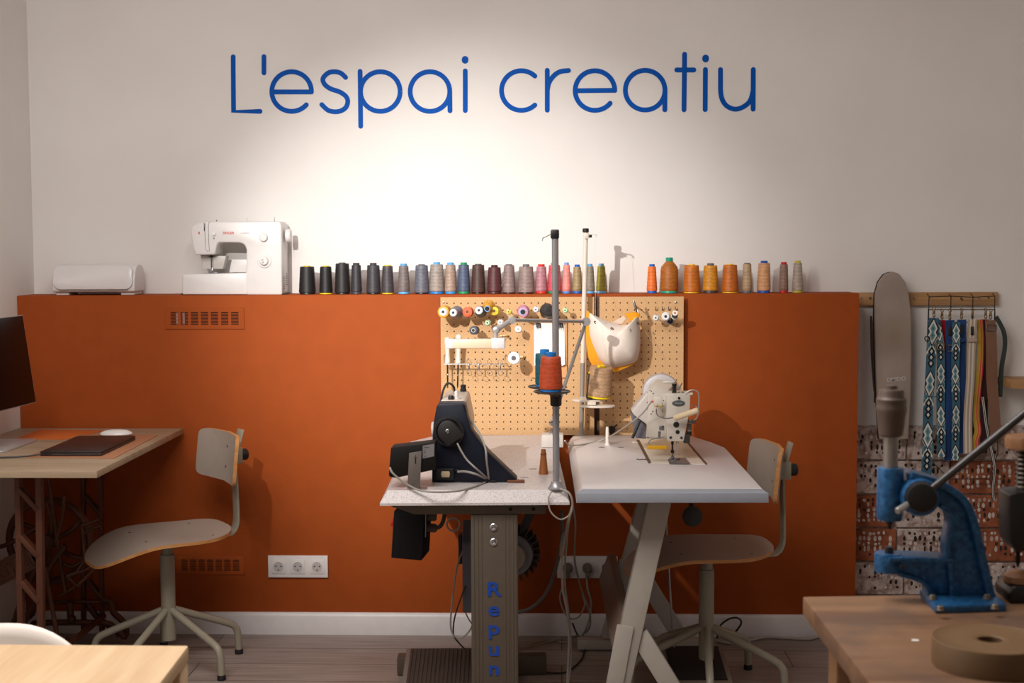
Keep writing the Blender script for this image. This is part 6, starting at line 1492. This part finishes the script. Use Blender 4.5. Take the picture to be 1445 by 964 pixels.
def web(name, mat, P, wpx, Y, parent, th=.0025, ripple=.004, ph=0.0):
    """hanging band: P centreline in photo pixels, wpx its width; UV along it in widths"""
    s = sc(Y); pts = spline([W(u, v, Y) for u, v in P], 8); wd = wpx/s
    bm = bmesh.new(); uvl = bm.loops.layers.uv.new('UVMap'); rows = []; L = 0
    for i, p in enumerate(pts):
        if i: L += (p-pts[i-1]).length
        tg = (pts[min(len(pts)-1, i+1)]-pts[max(0, i-1)]).normalized(); side = Vector((-tg.z, 0, tg.x)); side = side if side.x > 0 else -side
        y = ripple*math.sin(L*22+ph); tw = .05*math.sin(L*9+ph)
        q = Vector((p.x, Y+y, p.z)); hv = side*wd/2; dvv = Vector((0, tw*wd, 0))
        rows.append(([bm.verts.new(q-hv-dvv), bm.verts.new(q+hv+dvv), bm.verts.new(q+hv+dvv+Vector((0, th, 0))), bm.verts.new(q-hv-dvv+Vector((0, th, 0)))], L/wd))
    US = ((0, 1), (1, 1), (1, 0), (0, 0))
    for (a, la1), (c, lc) in zip(rows, rows[1:]):
        for k, (ua, ub) in enumerate(US):
            f = bm.faces.new((a[k], a[(k+1) % 4], c[(k+1) % 4], c[k])); f.smooth = True
            for lp, uv in zip(f.loops, ((ua, la1), (ub, la1), (ub, lc), (ua, lc))): lp[uvl].uv = uv
    bm.faces.new(rows[0][0]); bm.faces.new(list(reversed(rows[-1][0])))
    bmesh.ops.recalc_face_normals(bm, faces=bm.faces[:])
    me = bpy.data.meshes.new(name); bm.to_mesh(me); bm.free(); me.materials.append(mat); me.set_sharp_from_angle(angle=math.radians(40))
    o = bpy.data.objects.new(name, me); C.objects.link(o); o.parent = parent
    if parent is not None: o.location = -Vector(parent.location)
    return o
BRASS = metal('aged brass', (136, 110, 76), .4)
AZ = aztec(); GRP = 'straps hanging from the wire rack'
def strap(label, mat, P, wpx, Y, back=True, clip=True, ph=0.0, name='bag_strap'):
    p0 = W(P[0][0], P[0][1], Y); t = thing(name, label, 'strap', p0, 0, GRP)
    web('band', mat, P, wpx, Y, t, ph=ph)
    if clip:
        b = B().ring((0, .002, .011), (1, .2, 0), .008, .002, 14, 6).lathe([(.0038, 0), (.005, .006), (.0042, .012), (.003, .018), (0, .018)], (0, .002, .015), n=10).ring((0, .002, .036), (.5, 1, 0), .006, .0013, 14, 6, sx=.8); b.build('snap_clip', BRASS, t)
    return t
BLUEW, REDW = pm('royal blue webbing', (26, 60, 112), .85, bmp=.3, bscale=700), pm('red webbing', (176, 16, 26), .85)
t = strap('widest teal, black and white diamond patterned strap at the outer edge', AZ, [(1318, 449), (1316, 480), (1313, 520), (1311, 560), (1309, 620), (1307, 676)], 14, .085)
p = W(1308.5, 478, .075)-t.location; B().ring(p, (.4, 1, .2), .009, .0022, 14, 6).build('side_ring', DARKSTEEL, t)
t = strap('diamond patterned strap with brass buckle beside the red strap', AZ, [(1322, 452), (1325, 470), (1327, 490), (1327.5, 530), (1328, 580), (1328, 645)], 11.5, .095, clip=False, ph=1)
p = W(1327, 489, .08)-t.location; b = B(); 
for dx_, dz_, w_, h_ in ((-.014, 0, .003, .024), (.014, 0, .003, .024), (0, .011, .03, .003), (0, -.011, .03, .003)): b.box((p.x+dx_, p.y, p.z+dz_), (w_, .004, h_), bev=.001)
b.build('buckle', BRASS, t)
strap('red studded strap mostly hidden between the patterned ones', REDW, [(1329.5, 452), (1332, 480), (1335.5, 520), (1337, 545), (1334.5, 580), (1333, 610)], 9, .114, ph=2)
t = strap('blue strap with square brass buckle beside the red strap', BLUEW, [(1340.5, 452), (1341, 480), (1342, 520), (1341, 580), (1339, 650)], 12.5, .1, ph=3)
p = W(1343, 491.5, .09)-t.location; b = B()
for dx_, dz_, w_, h_ in ((.013, 0, .003, .024), (.0, .011, .026, .003), (0, -.011, .026, .003)): b.box((p.x+dx_, p.y, p.z+dz_), (w_, .004, h_), bev=.001)
b.build('buckle', metal('pale brass', (176, 150, 108), .35), t)
p = W(1340.5, 467, .094)-t.location; B().box(p, (.013, .003, .032), bev=.001).build('leather_tab', pm('black leather', (34, 32, 34), .6), t)
strap('narrow diamond patterned strap between the two blue ones', AZ, [(1349, 455), (1349, 480), (1348.5, 520), (1348.8, 580), (1348.5, 650)], 11, .086, clip=False, ph=4)
t = strap('blue strap with black leather tab and folded loop beside the beige one', BLUEW, [(1357, 451), (1357, 480), (1357, 520), (1357.5, 580), (1358.5, 640)], 12, .1, ph=5)
p = W(1357, 465, .092)-t.location; B().box(p, (.013, .003, .03), bev=.001).build('leather_tab', pm('black leather', (34, 32, 34), .6), t)
p = W(1357, 480, .092)-t.location; B().box(p, (.034, .006, .014), bev=.002).build('keeper_loop', BLUEW, t)
BEI = stripes('beige striped webbing', [(176, 158, 140), (214, 202, 186), (168, 150, 134), (214, 202, 186), (176, 158, 140)])
t = strap('beige strap with pale stripes and black tab', BEI, [(1372.5, 451), (1371.5, 480), (1369, 530), (1366.5, 580), (1365.5, 640)], 12, .09, ph=6)
p = W(1372, 467, .09)-t.location; B().box(p, (.011, .003, .032), bev=.001).build('leather_tab', pm('dark leather', (40, 34, 32), .6), t)
p = W(1371.8, 480, .09)-t.location; B().box(p, (.036, .008, .015), bev=.003).build('keeper_loop', BEI, t)
YRS = stripes('yellow and red webbing', [(176, 144, 56), (176, 144, 56), (190, 150, 50), (204, 60, 60), (176, 144, 56), (176, 36, 60)])
strap('yellow strap with red stripes, knotted at its end', YRS, [(1383, 451), (1384.5, 475), (1383, 510), (1380, 550), (1378, 585), (1380, 608), (1376, 622), (1377, 636)], 9.5, .1, clip=False, ph=7)
strap('dark maroon strap partly behind the wide brown one', pm('maroon webbing', (52, 16, 20), .85), [(1391, 451), (1390, 490), (1389.5, 540), (1388.5, 600), (1388, 640)], 10, .106, ph=8)
t = strap('wide brown leather strap with square steel buckle', pm('brown strap leather', (124, 88, 66), .55, var=.05), [(1398, 452), (1398.5, 480), (1400, 530), (1403, 580), (1405, 622)], 15, .092, ph=9)
p = W(1399, 462, .084)-t.location; b = B()
for dx_, dz_, w_, h_ in ((-.019, 0, .003, .024), (.019, 0, .003, .024), (0, .011, .04, .003), (0, -.011, .04, .003)): b.box((p.x+dx_, p.y, p.z+dz_), (w_, .004, h_), bev=.001)
b.build('buckle', STEEL, t)
strap('dark green strap curving out at the end of the rack', pm('dark green webbing', (52, 62, 58), .8), [(1405, 447), (1411, 457), (1417, 472), (1418, 492), (1414, 520), (1411, 560)], 6, .11, clip=False, ph=10)
strap('thin black and white cord strap hanging lowest of all', stripes('black white cord', [(30, 28, 28), (200, 192, 184), (30, 28, 28), (200, 192, 184), (30, 28, 28)]), [(1386, 560), (1392, 600), (1398, 630), (1403, 660), (1401, 690), (1403, 706)], 5, .09, clip=False, ph=11)
# small shelf at the picture edge
a, c = W(1427, 537, DL-.16), W(1427, 549, DL-.16)
WS_ = thing('wall_shelf', 'short wooden shelf end on the white wall at the picture edge', 'shelf', (2.0, DL, a.z))
B().box(((a.x+2.35)/2-2.0, -.08, -(a.z-c.z)/2), (2.35-a.x, .16, a.z-c.z), bev=.002).build('board', RAILW, WS_)
for x in (1.85, 2.25): B().side([(0, -.03), (-.14, -.03), (-.01, -.15), (0, -.15)], x-2.0-.008, x-2.0+.008, bev=.002).build('bracket', pm('white bracket', (220, 214, 208), .5), WS_)

# ------------------------------------------------------------------ cables between and under the tables
def cable(label, P, r, mat, name='power_cable', sm=6, cat='cable'):
    return tag(B().tube(P, r, 8, smooth=sm).build(name, mat), label, cat)
Yc = -1.19
cable('grey cable tied around the base of the grey stand pole and dropping to the floor', [W(790, 690, Yc-.02), W(803, 696, Yc-.035), W(808, 712, Yc-.03), W(803, 735, Yc), W(800, 760, -1.0), W(797, 820, -.8), W(803, 870, -.7), W(806, 930, -.62), H(800, 975, .006)], .0032, CABLE_GREY)
cable('pale cable looping at the table corner with a taped joint', [W(778, 694, Yc-.03), W(774, 704, Yc-.035), W(777, 722, Yc-.03), W(790, 733, Yc-.02), W(802, 728, Yc), W(806, 716, Yc), W(801, 735, -1.1), W(797, 760, -1.0), W(793, 782, -.95)], .0022, CABLE_WHITE)
cable('lumpy taped cable joint hanging between the tables', [W(797.5, 752, -.955), W(794, 768, -.955), W(792, 786, -.955)], [.006, .008, .0085, .009, .0075, .009, .008, .0095, .008, .007, .008, .0075, .006], pm('crumpled tape', (150, 136, 122), .6), 'taped_joint', 6, 'cable joint')
cable('thick white cable falling from the taped joint to the floor', [W(793, 786, -.95), W(794, 830, -.9), W(800, 862, -.85), W(803, 900, -.8), W(801, 950, -.75), H(800, 985, .006)], .0036, CABLE_WHITE)
cable('two strand cable looped behind the speckled table', [W(808, 712, -.6), W(812, 740, -.6), W(811, 790, -.5), W(820, 830, -.4), W(833, 870, -.3), H(826, 893, .012), H(790, 902, .012), H(740, 914, .006)], .003, CABLE_GREY)
cable('dark cable lying in a loop on the floor under the tables', [H(770, 950, .005), H(800, 948, .005), H(822, 928, .005), H(824, 905, .005), H(815, 896, .005), W(808, 880, -.15)], .003, BLACK)
cable('beige cable lying along the floor beside the table foot', [H(742, 912, .005), H(770, 905, .005), H(810, 907, .005), H(840, 903, .005), H(850, 895, .005)], .003, pm('beige cable', (148, 120, 92), .5))
cable('thick grey cable sweeping down behind the pedestal', [W(792, 722, -.75), W(793, 755, -.7), W(785, 800, -.66), W(770, 838, -.62), W(750, 858, -.6), W(731, 864, -.58)], .006, pm('dark grey sheath', (96, 92, 90), .5))
cable('pale cable hanging in a long loop beside the pedestal', [W(657, 770, -.86), W(645, 800, -.88), W(638, 850, -.9), W(636, 885, -.9), W(643, 899, -.9), W(655, 898, -.9), W(664, 888, -.88), W(668, 878, -.8)], .0028, CABLE_GREY)
cable('dark cable running from the controller to the pedal', [W(664, 810, -.86), W(652, 840, -.9), W(642, 870, -.9), W(640, 895, -.88), W(648, 908, -.86), W(656, 916, -.84)], .0024, pm('brown black cable', (52, 40, 34), .5))
cable('thin pale cable bending out behind the pedestal edge', [W(664, 800, -.84), W(657, 840, -.86), W(656, 860, -.86), W(662, 875, -.84), W(668, 882, -.8)], .0022, CABLE_GREY)
cable('cable from the first plug dropping to the skirting', [W(797, 812, -.035), W(795, 825, -.05), W(790, 845, -.06), W(800, 870, -.06), W(815, 872, -.05), W(825, 855, -.05), W(822, 840, -.05)], .003, CABLE_GREY)
cable('cable from the middle plug running down to the floor', [W(828, 813, -.035), W(829, 830, -.05), W(834, 850, -.05), W(832, 872, -.05), W(826, 890, -.05), H(822, 897, .008)], .0035, CABLE_GREY)
cable('white cable lying along the skirting under the swivel chair', [H(1012, 905, .006), H(1035, 908, .006), H(1060, 903, .006), H(1080, 899.5, .006), H(1110, 900.5, .006), H(1140, 902, .006), H(1160, 898.5, .006), H(1230, 900, .006)], .0055, CABLE_WHITE)
cable('small black cable loop rising by the skirting behind the chair leg', [H(1012, 901, .005), W(1016, 884, -.05), W(1028, 874, -.05), W(1040, 872, -.05), W(1046, 878, -.05), W(1041, 888, -.05), H(1030, 899, .005)], .0035, BLACK)
